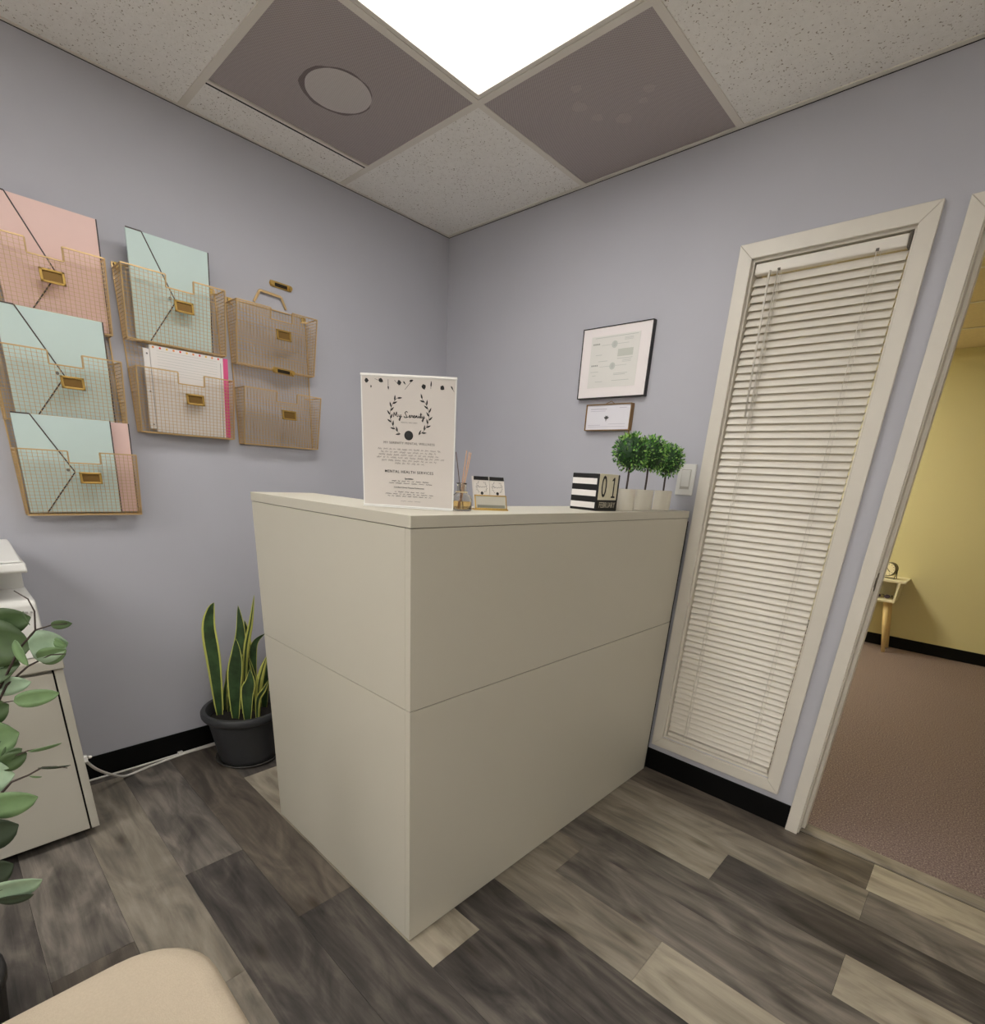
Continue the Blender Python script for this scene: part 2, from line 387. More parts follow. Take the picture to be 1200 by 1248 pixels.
troffer(.8204, 1.43, GY[7], GY[5], 'added unseen fill light behind the viewer, nearer the left wall', fill_lens_rear, FILL_REAR*2.5)  # invented fill fixture, out of view, brightens the room from behind
troffer(GX[4], GX[5], GY[7], GY[5], 'added unseen fill light behind the viewer, farther from the left wall', fill_lens_rear, FILL_REAR*2.5)  # second invented fill fixture behind the camera

troffer(GX[5], GX[6], GY[4], GY[2], 'added fill light out of view to the right, in front of the doorway', lens_material('fill_lens_side', FILL_SIDE), FILL_SIDE*2.5)  # fill fixture added to brighten the faces turned right
# ceiling vents
def vent(x0, x1, y0, y1, label):
    t = thing('ceiling_vent', label, 'ceiling vent', ((x0+x1)/2, (y0+y1)/2, H))
    obj('perforated_panel', MB().box(x0+.004, x1-.004, y0+.004, y1-.004, H-.0005, H+.004), vent_m, t)
    return t
v1 = vent(.218, .8204, GY[2]+.006, GY[1], 'grey perforated ceiling vent with a round duct showing through')
rim = MB()
for x_ in ((.205, .2175),): rim.box(x_[0], x_[1], GY[2]+HW, GY[1]-HW, H-.0035, H+.012)
obj('frame', rim, tgrid_m, v1)
obj('frame_gap', MB().box(.193, .205, GY[2]+HW, GY[1]-HW, H-.0015, H+.01), dark_m, v1)
cx_, cy_ = .502, -.922
random.seed(3)
def wobble_disc(cx, cy, r, z0, z1, wob, n=40):
    ph = [random.uniform(0, 6.28) for _ in range(4)]
    pts = [(cx+math.cos(a)*(r+wob*(math.sin(3*a+ph[0])+math.sin(7*a+ph[1])+.6*math.sin(13*a+ph[2]))), cy+math.sin(a)*(r+wob*(math.sin(3*a+ph[0])+math.sin(7*a+ph[1])+.6*math.sin(13*a+ph[2])))) for a in (2*math.pi*k/n for k in range(n))]
    return MB().prism(pts, lambda a, b: (a, b, z0), lambda a, b: (a, b, z1))
obj('duct_edge', wobble_disc(cx_-.004, cy_-.004, .111, H-.0009, H-.0004, .0018), duct_edge_m, v1)
obj('duct_opening', wobble_disc(cx_, cy_, .102, H-.0013, H-.0008, .0004), vent_light_m, v1)
v2 = vent(.8204, 1.43, -.6125, -.016, 'plain grey perforated ceiling vent next to the door wall, with faint pale smudges')
for px, py, r in ((702, 108, .016), (706, 130, .024), (728, 143, .018), (760, 144, .026), (791, 107, .018), (784, 122, .014)):
    q = hit(px, py, 'z', H)
    obj('smudge', wobble_disc(q.x, q.y, r, H-.0009, H-.0004, r*.09, 20), perforated_material('perforated_smudge', (202, 192, 189), (148, 138, 136)) if 'smudge' not in MATS else MATS['smudge'], v2)
    MATS.setdefault('smudge', bpy.data.materials['perforated_smudge'])

# next room ceiling and its light
ceil2 = struct(obj('ceiling_beyond', MB().box(-.5, XR+.1, 0, YN+.1, 2.56, 2.6), mat('plenum', (60, 58, 56), .9)))
gx2 = [-.4, .21, .82, 1.43, 2.04, 2.65, 3.26, 3.87, XR]; gy2 = [WT, .55, 1.16, 1.77, 2.38, 2.99, YN]
tile2_m = mat('ceiling_tile_beyond', (222, 206, 170), .9, noise=(60, .05))
for i in range(8):
    for j in range(6):
        if i == 1 and j in (3, 4): continue
        obj('ceiling_tile', MB().box(gx2[i]+.004, gx2[i+1]-.004, gy2[j]+.004, gy2[j+1]-.004, H, H+.015), tile2_m, ceil2)
for x in gx2[1:-1]: obj('tee_bar', MB().box(x-HW, x+HW, WT, YN, H-.003, H+.001), tgrid_m, ceil2)
for y in gy2[1:-1]: obj('tee_bar', MB().box(-.4, XR, y-HW, y+HW, H-.0035, H-.003), tgrid_m, ceil2)
_lc = LIGHT_COL; LIGHT_COL = (1.0, .95, .74)
troffer(.21, .82, 1.77, 2.99, 'warm ceiling light in the yellow room beyond the doorway', lens_material('lens_next', TROFFER_NEXT), TROFFER_NEXT*2.5)
LIGHT_COL = _lc

# ------------------------------------------------------------------ window and its casing
win = struct(obj('window_1', MB().box(WX0, WX1, WT-.03, WT-.018, WZ0, WZ1), mat('window_glass', (245, 246, 244), .03, trans=1.0)), 'tall interior window pane behind the closed blind')
def ring(mb, x0, x1, z0, z1, wd, y0, y1):
    # four mitred boards
    o = [(x0, z0), (x1, z0), (x1, z1), (x0, z1)]; i = [(x0+wd, z0+wd), (x1-wd, z0+wd), (x1-wd, z1-wd), (x0+wd, z1-wd)]
    return [MB().prism([o[k], o[(k+1) % 4], i[(k+1) % 4], i[k]], lambda a, b: (a, y0, b), lambda a, b: (a, y1, b)) for k in range(4)]
for b in ring(None, 1.502, 2.041, .131, 2.033, .046, -.016, 0): obj('casing_board', b, trim_m, win, bevel=.002)
for b in ring(None, WX0, WX1, WZ0, WZ1, .008, 0, WT): obj('jamb_board', b, trim_m, win)

# ------------------------------------------------------------------ blind
bl = thing('window_blind', 'white closed mini blind with tilt wand covering the tall interior window', 'window blind', (1.77, .02, WZ1-.01))
bx0, bx1 = 1.558, 1.982; BZT = WZ1-.012
obj('headrail', MB().box(bx0-.001, bx1-.004, .006, .034, BZT-.032, BZT), slat_m, bl, bevel=.004)
obj('headrail_bracket', MB().box(bx1-.004, bx1+.003, .004, .036, BZT-.036, BZT+.001), mat('bracket_metal', (88, 82, 74), .4, metal=.6), bl)
PITCH = .0239; NS = 73; SW = .0360; tilt = math.radians(55); curv = .0026
sm = MB(); nseg = 4; top_ = []; bot_ = []
for k in range(nseg+1):
    s_ = (k/nseg-.5)*SW; hgt = curv*(1-(2*k/nseg-1)**2)
    for lst, th in ((top_, .00035), (bot_, -.00035)):
        a_, b_ = s_, hgt+th
        # s_ -> room side at +: room-side edge hangs down
        yy = -a_*math.cos(tilt)-b_*math.sin(tilt); zz = -a_*math.sin(tilt)+b_*math.cos(tilt); lst.append((yy, zz))
poly = top_+bot_[::-1]
nP = len(poly); hw_ = (bx1-bx0)/2
vs = [(-hw_, y, z) for y, z in poly]+[(hw_, y, z) for y, z in poly]
fs = [(i, (i+1) % nP, nP+(i+1) % nP, nP+i) for i in range(nP)]+[list(range(nP))[::-1], list(range(nP, 2*nP))]
slat_me = MB().add(vs, fs).mesh('slat'); slat_me.materials.append(slat_m)
ztop = BZT-.05
for i in range(NS):
    o = bpy.data.objects.new('slat', slat_me); C.objects.link(o); o.parent = bl
    o.location = Vector(((bx0+bx1)/2, .022, ztop-i*PITCH))-bl.location
    o.rotation_euler.x = random.uniform(-.015, .015)
zb = ztop-NS*PITCH
obj('bottom_rail', MB().box(bx0, bx1, .012, .032, WZ0+.012, WZ0+.026), slat_m, bl, bevel=.003)
for k in range(3): obj('stacked_slat', MB().box(bx0, bx1, .010, .033, WZ0+.028+k*.0035, WZ0+.0288+k*.0035), slat_m, bl)
for xx in (1.634, 1.905):
    obj('ladder_cord', MB().bar((xx, .0045, BZT-.032), (xx, .0045, WZ0+.02), .0018).bar((xx+.012, .0045, BZT-.032), (xx+.012, .0045, WZ0+.02), .0011), mat('cord', (206, 200, 190), .8), bl)
    obj('cord_hole', MB().box(xx-.003, xx+.005, .004, .0065, BZT-.031, BZT-.024), mat('cord_hole_grey', (92, 86, 78), .7), bl)
wx = hit(941, 318, 'y', 0).x
obj('tilt_wand', MB().tube([(wx, -.002, BZT-.03), (wx+.001, -.010, BZT-.05), (wx+.016, -.012, 1.50)], .0038, 6), mat('wand_plastic', (222, 216, 206), .25), bl, smooth=True)
obj('lift_cord', MB().tube([(wx+.022, .002, BZT-.03), (wx+.024, -.006, 1.75), (wx+.026, -.006, 1.48)], .0013, 5).tube([(wx+.031, .002, BZT-.03), (wx+.030, -.006, 1.7), (wx+.033, -.006, 1.2)], .0011, 5), mat('cord', (206, 200, 190), .8), bl)

# ------------------------------------------------------------------ doorway
door = struct(obj('door_1', MB().box(DX0, DX0+.011, -.0005, WT, 0, DZ), trim_m, bevel=.0015), 'white painted door frame on the right')
obj('jamb_board', MB().box(DX1-.018, DX1, 0, WT, 0, DZ), trim_m, door, bevel=.0015)
obj('jamb_board', MB().box(DX0+.011, DX1-.018, 0, WT, DZ-.018, DZ), trim_m, door, bevel=.0015)
obj('door_stop', MB().box(DX0+.011, DX0+.022, .042, WT, 0, DZ-.018), trim_m, door, bevel=.0015)
obj('door_stop', MB().box(DX0+.022, DX1-.018, .042, WT, DZ-.028, DZ-.018), trim_m, door, bevel=.0015)
obj('casing_board', MB().prism([(2.097, 0), (2.1395, 0), (2.1395, 1.986), (2.097, 2.028)], lambda a, b: (a, -.015, b), lambda a, b: (a, 0, b)), trim_m, door, bevel=.002)
obj('casing_board', MB().prism([(2.097, 2.028), (2.1395, 1.986), (DX1-.007, 1.986), (DX1+.036, 2.028)], lambda a, b: (a, -.015, b), lambda a, b: (a, 0, b)), trim_m, door, bevel=.002)
obj('casing_board', MB().prism([(DX1-.007, 0), (DX1+.036, 0), (DX1+.036, 2.028), (DX1-.007, 1.986)], lambda a, b: (a, -.015, b), lambda a, b: (a, 0, b)), trim_m, door, bevel=.002)
obj('casing_board', MB().box(2.086, 2.131, WT, WT+.012, 0, DZ+.05), trim_m, door, bevel=.002)
q = hit(1064, 710, 'y', -.004)
sp = MB().box(DX0+.011, DX0+.0122, .004, .03, q.z-.03, q.z+.03).box(DX0+.0098, DX0+.0122, -.0012, .004, q.z-.016, q.z+.016)
obj('strike_plate', sp, mat('worn_steel', (104, 100, 92), .45, metal=.8), door, bevel=.0006)

# ------------------------------------------------------------------ reception desk
DXR, DYF, DH = 1.496, -1.404, 1.165; DXL, DYE = .713, -.031
t = thing('reception_desk', 'tall off-white L-shaped reception desk with a counter ledge', 'desk', (1.1, -.8, 0))
TT = .026; SEAM = .714
dw, dl = .205, .245       # ledge depths
top = MB().prism([(DXL, DYF), (DXR, DYF), (DXR, DYE), (DXR-dl, DYE), (DXR-dl, DYF+dw), (DXL, DYF+dw)], lambda a, b: (a, b, DH-TT), lambda a, b: (a, b, DH))
obj('counter_top', top, desk_m, t, bevel=.0012)
e_ = .0012
for z0, z1 in ((.004, SEAM-.0012), (SEAM+.0012, DH-TT-.0015)):
    obj('front_panel', MB().box(DXL+e_, DXR-.02, DYF+e_, DYF+.02, z0, z1), desk_m, t, bevel=.0008)
    obj('side_panel', MB().box(DXR-.02+.0004, DXR-e_, DYF+e_, DYE-.002, z0, z1), desk_m, t, bevel=.0008)
obj('seam_core', MB().box(DXL+.006, DXR-.024, DYF+.004, DYF+.018, .002, DH-TT).box(DXR-.018, DXR-.004, DYF+.004, DYE-.006, .002, DH-TT), mat('seam_shadow', (120, 112, 98), .8), t)
obj('end_panel', MB().box(DXL+e_, DXL+.02, DYF+.0205, DYF+dw-.004, .004, DH-TT-.0005), desk_m, t, bevel=.0008)
obj('end_panel', MB().box(DXR-dl+.004, DXR-.0205, DYE-.022, DYE-.002, .004, DH-TT-.0005), desk_m, t, bevel=.0008)
obj('ledge_back', MB().box(DXL+.0205, DXR-dl+.02, DYF+dw-.024, DYF+dw-.004, .74, DH-TT-.0005).box(DXR-dl+.004, DXR-dl+.024, DYF+dw-.004, DYE-.0225, .74, DH-TT-.0005), desk_m, t)
obj('work_surface', MB().prism([(DXL+.021, DYF+.021), (DXR-.021, DYF+.021), (DXR-.021, DYE-.023), (DXR-.62, DYE-.023), (DXR-.62, DYF+.6), (DXL+.021, DYF+.6)], lambda a, b: (a, b, .715), lambda a, b: (a, b, .739)), desk_m, t, bevel=.001)

obj('wall_gap_strip', MB().box(DXR-.05, DXR-.004, DYE-.0018, -.0175, .002, DH-.04), dark_m, t)  # black strip closing the gap between desk and wall

# ------------------------------------------------------------------ wall file organizers
cell_h, cell_v = .0125, .0105
def organizer(yl, width, tops, label, extra=None):
    yr = yl+width; bh = .207; dt, db = .098, .048; X0 = .004
    zt_all = tops[0]+.018; zb_all = tops[-1]-bh
    t = thing('wall_file_organizer', label, 'file organizer', (0, (yl+yr)/2, zb_all), group='gold wire file organizers on the left wall')
    back = MB(); n = int(width/cell_h)
    for i in range(n+1): y = yl+width*i/n; back.bar((X0, y, zb_all), (X0, y, zt_all), .0012)
    n = int((zt_all-zb_all)/cell_v)
    for i in range(n+1): z = zb_all+(zt_all-zb_all)*i/n; back.bar((X0+.001, yl, z), (X0+.001, yr, z), .0012)
    obj('back_mesh', back, gold_m, t)
    fr = MB(); loop = [(X0, yl, zb_all), (X0, yr, zb_all), (X0, yr, zt_all), (X0, yl, zt_all), (X0, yl, zb_all)]
    for a, b in zip(loop, loop[1:]): fr.bar(a, b, .0042)
    obj('back_frame', fr, gold_m, t)
    for k, zt in enumerate(tops):
        zb = zt-bh
        def F(u, s): return Vector((X0+db+(dt-db)*s, yl+width*u, zb+bh*s))
        n0, n1, nd = .40, .67, 1-.036/bh
        m = MB(); nv = int(width/cell_h)
        for i in range(nv+1):
            u = i/nv; s1 = nd if n0 < u < n1 else 1
            m.bar(F(u, 0), F(u, s1), .0011)
        nh = int(bh/cell_v)
        for i in range(nh+1):
            s = i/nh
            if s > nd: m.bar(F(0, s), F(n0, s), .0011); m.bar(F(n1, s), F(1, s), .0011)
            else: m.bar(F(0, s), F(1, s), .0011)
        bk = obj('basket_front', m, gold_m, t)
        for u in (0, 1):
            m = MB()
            for i in range(nh+1):
                s = i/nh; f = F(u, s); m.bar((X0, f.y, f.z), f, .0011)
            for i in range(1, 8):
                q = i/8; m.bar((X0+db*q, yl+width*u, zb), (X0+dt*q, yl+width*u, zt), .0011)
            obj('basket_side', m, gold_m, t)
        m = MB()
        for i in range(nv+1): y = yl+width*i/nv; m.bar((X0, y, zb), (X0+db, y, zb), .0011)
        for i in range(5): m.bar((X0+db*i/4, yl, zb), (X0+db*i/4, yr, zb), .0011)
        obj('basket_floor', m, gold_m, t)
        m = MB()
        path = [F(0, 0), F(0, 1), F(n0, 1), F(n0, nd), F(n1, nd), F(n1, 1), F(1, 1), F(1, 0), F(0, 0)]
        for a, b in zip(path, path[1:]): m.bar(a, b, .0038)
        for u in (0, 1):
            m.bar((X0, yl+width*u, zt), F(u, 1), .0036); m.bar((X0, yl+width*u, zb), F(u, 0), .0036)
            sg = 1 if u == 0 else -1
            m.bar((X0+.002, yl+width*u+sg*.024, zt-.002), (X0+.03, yl+width*u, zt-.001), .004)
        obj('rim', m, gold_m, t)
        # label holder: frame with a recessed card window
        s_c = .60; u_c = .565; c = F(u_c, s_c)+Vector((.004, 0, 0)); nw, nh_ = .031, .0185
        lh = MB()
        for a, b, c0, d0 in ((-nw, nw, nh_-.006, nh_), (-nw, nw, -nh_, -nh_+.006), (-nw, -nw+.007, -nh_, nh_), (nw-.007, nw, -nh_, nh_)):
            lh.box(c.x-.002, c.x+.004, c.y+a, c.y+b, c.z+c0, c.z+d0)
        lo = obj('label_holder', lh, brass_m, t, bevel=.001)
        obj('label_card', MB().box(c.x-.002, c.x-.0005, c.y-nw+.006, c.y+nw-.006, c.z-nh_+.005, c.z+nh_-.005), mat('brass_card', (128, 98, 50), .5, metal=.6), lo)
        m = MB(); hk = F(0, 1)
        for u in ((0, 1)):
            y = yl+width*u; sg = 1 if u == 0 else -1
            m.box(0, .010, y-.006*(1-sg)/2*2 if sg < 0 else y, y+.012 if sg > 0 else y, zt-.012, zt+.016)
    m = MB()
    for yy in (yl+.006, yr-.018): m.box(0, .009, yy, yy+.012, tops[0]+.0, tops[0]+.02)
    obj('wall_bracket', m, brass_m, t, bevel=.0015)
    return t
T1, T2, T3 = 1.832, 1.541, 1.249
organizer(-1.862, .322, (T1, T2, T3), 'three-tier gold wire file organizer at the left edge, full of pink and mint folders')
organizer(-1.497, .322, (T1+.004, T2-.002), 'two-tier gold wire organizer holding a mint folder above white pages')
o3 = organizer(-1.135, .325, (T1-.010, T2-.014), 'empty two-tier gold wire file organizer nearest the room corner')
hm = MB(); hp = [(.006, -1.027, 1.852), (.010, -1.002, 1.896), (.010, -.915, 1.892), (.006, -.895, 1.852)]
for a, b in zip(hp, hp[1:]): hm.bar(a, b, .009, up=(1, 0, 0), ht=.005)
obj('handle', hm, gold_m, o3, bevel=.001)

def bracket(y, z, x, tilt_, label, grp='small brass brackets by the empty organizer'):
    b = thing('brass_bracket', label, 'bracket', (x, y, z), group=grp)
    def p(u, v, d): return (x+d, y+u*math.cos(tilt_)-v*math.sin(tilt_), z+u*math.sin(tilt_)+v*math.cos(tilt_))
    obj('plate', MB().prism([(-.043, -.011), (.043, -.011), (.048, 0), (.043, .011), (-.043, .011), (-.048, 0)], lambda a, c: p(a, c, .001), lambda a, c: p(a, c, .005)), brass_m, b, bevel=.001)
    obj('slot', MB().prism([(-.026, -.007), (.026, -.007), (.026, .005), (-.026, .005)], lambda a, c: p(a, c, .005), lambda a, c: p(a, c, .006)), mat('slot_dark', (44, 34, 18), .5, metal=.5), b)
    for u in (-.038, .038): obj('screw', MB().tube([p(u, 0, .005), p(u, 0, .012)], .008, 10), brass_m, b)
bracket(-.909, 1.934, 0, -.02, 'small brass bracket plate fixed to the wall above the empty organizer')
bracket(-.952, 1.611, .06, -.02, 'small brass bracket hanging at the bottom edge of the upper empty basket')

# folders standing in the baskets
def folder(yl, wd, zb, zt, x, base, label, flap=True, lean=.012, col=None, dark_right=True):
    t = thing('folder', label, 'folder', (x, yl+wd/2, zb), group='folders in the wire organizers')
    h = zt-zb
    def P(u, v, d): return (x-.024+d+.17*v, yl+u, zb+v)
    obj('body', MB().prism([(0, 0), (wd, 0), (wd, h), (0, h)], lambda a, b: P(a, b, -.003), lambda a, b: P(a, b, .003)), base, t, bevel=.0008)
    edge = mat('folder_edge', (74, 66, 66), .5)
    obj('binding', MB().prism([(wd-.0035, 0), (wd, 0), (wd, h), (wd-.0035, h)], lambda a, b: P(a, b, .003), lambda a, b: P(a, b, .0036)), edge, t)
    if flap:
        fp = [(0, h), (.045, h), (.53*wd, .44*h), (.17*wd, 0), (0, 0)]
        fl = obj('flap', MB().prism(fp, lambda a, b: P(a, b, .003), lambda a, b: P(a, b, .0045)), base, t)
        m = MB()
        for (a, b), (c, d) in zip(fp[:-1], fp[1:-1]): m.bar(P(a, b, .0046), P(c, d, .0046), .0036, up=(1, 0, 0), ht=.001)
        obj('flap_edge', m, edge, fl)
        bu = P(.46*wd, .46*h, .0045); obj('button', MB().tube([bu, (bu[0]+.002, bu[1], bu[2])], .005, 12), mat('button_grey', (120, 122, 116), .4), fl)
    return t
mint = mat('mint_card', (207, 227, 225), .6, noise=(8, .015)); pink = mat('pink_card', (240, 207, 201), .6, noise=(8, .02))
folder(-1.80, .262, T1-.2, 1.940, .046, pink, 'pink folder with envelope flap in the topmost basket at left')
folder(-1.832, .265, T2-.2, 1.654, .046, mint, 'mint folder in the middle basket of the left organizer')
folder(-1.852, .257, T3-.2, 1.354, .052, mint, 'mint folder in the lowest basket, in front of a pink one')
folder(-1.80, .262, T3-.2, 1.352, .036, pink, 'pink folder half hidden behind the mint one in the lowest basket', flap=False)
folder(-1.462, .252, T1-.196, 1.946, .046, mint, 'mint folder standing tall in the upper basket of the middle organizer')
pg = thing('page_pad', 'stack of white lined pages with a pink tab in the middle organizer', 'paper pad', (.055, -1.33, T2-.2))
yl, zb = -1.462, T2-.205
obj('page_stack', MB().box(.046, .058, yl+.02, yl+.262, zb, 1.618), paper_m, pg, bevel=.001)
obj('hole_strip', MB().box(.046, .056, yl, yl+.018, zb+.01, 1.605), paper_m, pg)
for z in (1.59, 1.47, 1.36): obj('punch_hole', MB().tube([(.0555, yl+.010, z), (.0566, yl+.010, z)], .003, 10), grey_ink, pg)
obj('pink_tab', MB().box(.042, .046, yl+.2, yl+.284, zb, 1.618), mat('hot_pink', (232, 96, 150), .6), pg)
obj('margin_line', MB().box(.058, .0583, yl+.252, yl+.2535, zb, 1.60), grey_ink, pg)
for k in range(9):
    z = 1.603-k*.009; obj('ruled_line', MB().box(.058, .0583, yl+.04, yl+.24, z, z+.0009), pale_ink, pg)
cols = [mat('dot_orange', (236, 150, 70), .6), mat('dot_red', (226, 84, 62), .6), mat('dot_yellow', (240, 196, 80), .6)]
for k in range(11): y = yl+.03+k*.0215; obj('edge_dot', MB().tube([(.058, y, 1.613), (.0585, y, 1.613)], .0035, 8), cols[k % 3], pg)

pg.rotation_euler.y = math.atan(.17); pg.location.x -= .02

# ------------------------------------------------------------------ sign holder
SL, SR = Vector((1.234, -1.345, DH)), Vector((1.407, -1.205, DH)); sd = (SR-SL); SWD = sd.length; ang = math.atan2(sd.y, sd.x)
sg = thing('sign_holder', 'clear upright sign holder with a printed wellness-practice flyer on the counter', 'sign', (*(SL+sd/2).xy, DH), ang)
hw = SWD/2; SH = .287
acr = mat('acrylic', (240, 240, 238), .12, spec=.5)
obj('base_foot', MB().box(-hw, hw, -.004, .03, 0, .0025), acr, sg, local=True, bevel=.0006)
obj('acrylic_panel', MB().box(-hw, hw, .0006, .0035, .0026, SH), acr, sg, local=True, bevel=.0005)
obj('top_edge', MB().box(-hw-.0005, hw+.0005, -.0015, .0045, SH, SH+.005), mat('acrylic_edge', (250, 249, 246), .2), sg, local=True, bevel=.0008)
obj('flyer', MB().box(-hw+.003, hw-.003, -.0001, .0006, .006, SH-.001), mat('flyer_paper', (212, 205, 200), .6), sg, local=True)
FY = -.0004
def flat(poly, m, par=sg, y=FY, name='printed_mark'): return obj(name, MB().prism(poly, lambda a, b: (a, y, b), lambda a, b: (a, y+.0003, b)), m, par, local=True)
def leafpoly(cx, cz, l, wd, a):
    c, s = math.cos(a), math.sin(a); pts = [(0, 0), (.3*l, wd/2), (.65*l, wd*.42), (l, 0), (.65*l, -wd*.42), (.3*l, -wd/2)]
    return [(cx+x*c-z*s, cz+x*s+z*c) for x, z in pts]
def strokes(paths, wd, m, name, par=sg, y=FY, th=.0003):
    mb = MB()
    for pth in paths:
        for (a, b), (c, d) in zip(pth, pth[1:]):
            if abs(a-c)+abs(b-d) > 1e-6: mb.bar((a, y, b), (c, y, d), th, up=(0, 0, 1) if abs(a-c) > 1e-5 else (1, 0, 0), ht=wd)
    return obj(name, mb, m, par, local=True)
# sprigs along the top edge of the flyer
random.seed(5)
for cx, cz, l, wd, a in ((-.102, .277, .010, .010, 0), (-.087, .268, .006, .003, -1.6), (-.069, .281, .012, .009, -.5), (-.047, .268, .008, .003, -1.5), (-.026, .275, .010, .011, .1), (-.012, .279, .009, .003, -.9), (.002, .279, .010, .005, .3), (.034, .275, .012, .010, -1.3), (.052, .269, .013, .003, 1.5), (.074, .272, .011, .010, -.6), (.098, .274, .011, .003, -1.0)):
    flat(leafpoly(cx, cz, l, wd, a), black_m)
strokes([[(-.047, .281), (-.047, .262)], [(-.078, .281), (-.066, .277)], [(-.008, .262), (.006, .278)], [(.052, .281), (.052, .266)], [(.098, .272), (.106, .262)], [(-.032, .28), (-.024, .272)]], .0007, black_m, 'sprig_stems')
# wreath
wc = (.003, .208); R_ = .046; wl = []
for s in (-1, 1):
    arc = []
    for k in range(12):
        a = math.radians(-62+k*10.2); arc.append((wc[0]+s*R_*math.cos(a), wc[1]+R_*math.sin(a)*1.0))
    strokes([arc], .0008, black_m, 'wreath_stem')
    for k in range(0, 12):
        x, z = arc[k]; a = math.radians(-62+k*10.2)
        tx = -s*math.sin(a); tz = math.cos(a); ta = math.atan2(tz, tx)
        for sd_ in ((-.6,) if k % 2 else (.6,)): flat(leafpoly(x, z, .0125, .0036, ta+sd_), black_m, name='wreath_leaf')
flat([(wc[0]-.002+.0105*math.cos(2*math.pi*k/20), .165+.0105*math.sin(2*math.pi*k/20)) for k in range(20)], black_m, name='round_emblem')
# handwritten title "My Serenity"
def hand(letters, x, z, s):
    out = []; cx = x
    for w_, ps in letters:
        for p in ps: out.append([(cx+a*s, z+b*s) for a, b in p])
        cx += w_*s
    return out
M_ = (1.05, [[(0, 0), (.12, .9), (.38, .25), (.62, 1), (.74, .1), (.95, .15)]])
y_ = (.75, [[(0, .5), (.1, .08), (.32, .15), (.42, .52), (.36, -.1), (.16, -.6), (.02, -.4), (.3, 0), (.65, .2)]])
S_ = (1.0, [[(.75, .95), (.5, 1.15), (.22, .9), (.35, .6), (.55, .3), (.35, -.02), (.02, .08), (.1, .3)], [(.45, .02), (.9, .18)]])
e_l = (.45, [[(0, .15), (.28, .35), (.2, .52), (.05, .3), (.16, .03), (.45, .18)]])
r_l = (.42, [[(0, .1), (.1, .52), (.17, .4), (.28, .45), (.3, .1), (.42, .15)]])
n_l = (.6, [[(0, .05), (.05, .48), (.08, .1), (.28, .5), (.36, .08), (.6, .18)]])
i_l = (.3, [[(0, .1), (.08, .48), (.12, .06), (.3, .18)], [(.12, .7), (.13, .74)]])
t_l = (.36, [[(.02, .1), (.18, 1.0), (.14, .06), (.36, .18)], [(0, .68), (.4, .75)]])
sp_ = (.28, [])
strokes(hand([M_, y_, sp_, S_, e_l, r_l, e_l, n_l, i_l, t_l, y_], -.035, .203, .0118), .0017, black_m, 'lettering')
def ln(s, size, z, m=black_m, **k): return text_on(sg, s, size, (.002, FY, z), (1, 0, 0), (0, 0, 1), m, **k)
ln('MENTAL WELLNESS', .0038, .1925, grey_ink, space=1.2, ext=.0001)
ln('MY SERENITY MENTAL WELLNESS', .0072, .1475, mat('brown_ink', (88, 80, 74), .7), space=1.15)
random.seed(11)
def scribble(z, half, m, h=.0026, wd=.0006):
    paths = []; x = -half
    while x < half:
        wl_ = random.uniform(.006, .017); p = []; n = max(3, int(wl_/.0016))
        for k in range(n): p.append((.002+x+wl_*k/n, z+(h/2 if k % 2 else -h/2)*random.uniform(.4, 1.3)))
        paths.append(p); x += wl_+.0026
    strokes(paths, wd, m, 'small_print')
for k, hf in enumerate((.075, .068, .073, .078, .066, .034)): scribble(.1335-k*.0062, hf, mat('soft_ink', (126, 118, 114), .7), .0036, .0006)
ln('MENTAL HEALTH SERVICES', .0084, .0835, space=1.18, bold=.00008)
ln('Specialties', .0050, .0685, black_m, bold=.0001)
scribble(.0625, .042, black_m, .0022, .0007); scribble(.0575, .049, black_m, .0022, .0007)
ln('Certified Clinical Trauma Professional', .0048, .0478, black_m)
scribble(.0375, .035, black_m, .002, .0007); scribble(.0325, .058, black_m, .002, .0007); scribble(.0275, .052, black_m, .002, .0007); scribble(.0165, .02, grey_ink, .0015, .0005)

# ------------------------------------------------------------------ reed diffuser
dpos = hit(562.5, 621.5, 'z', DH); dpos = Vector((1.386, -1.159, DH))
df = thing('reed_diffuser', 'small glass reed diffuser bottle with amber oil and thin reeds', 'diffuser', dpos)
pb = [(.0, .0005), (.0255, .0005), (.027, .002), (.027, .028), (.024, .036), (.014, .042), (.0115, .046), (.0115, .062), (.0135, .0635), (.0135, .066), (.0098, .066), (.0098, .046), (.0125, .040), (.0225, .034), (.025, .028), (.025, .004), (0, .004)]
o = obj('bottle', MB().lathe(pb, seg=28, cap=False), mat('bottle_glass', (248, 246, 240), .02, trans=1.0, ior=1.3), df, local=True, smooth=True)
obj('oil', MB().lathe([(0, .0042), (.0247, .0042), (.0247, .022), (0, .022)], seg=24, cap=False), mat('amber_oil', (246, 214, 150), .05, trans=.9, ior=1.33), df, local=True, smooth=True)
obj('label_band', MB().lathe([(.0120, .043), (.0155, .0435), (.0155, .0455), (.012, .046)], seg=20, cap=False), mat('cream_collar', (236, 218, 176), .5), df, local=True)
rv = AR.copy(); rv.z = 0; rv.normalize()
for k, (u0, u1, d1, h) in enumerate(((.004, -.026, -.004, .137), (-.006, .014, .004, .142), (-.003, .034, -.006, .137), (-.005, .023, .012, .139))):
    a = rv*u0+Vector((0, 0, .006)); b = rv*u1*.62+Vector((-.6*d1, .8*d1, h))
    obj('reed', MB().tube([a, b], .0011, 6), mat('reed_wood', (222, 178, 142), .7) if k else mat('reed_grey', (120, 104, 98), .7), df, local=True, smooth=True)

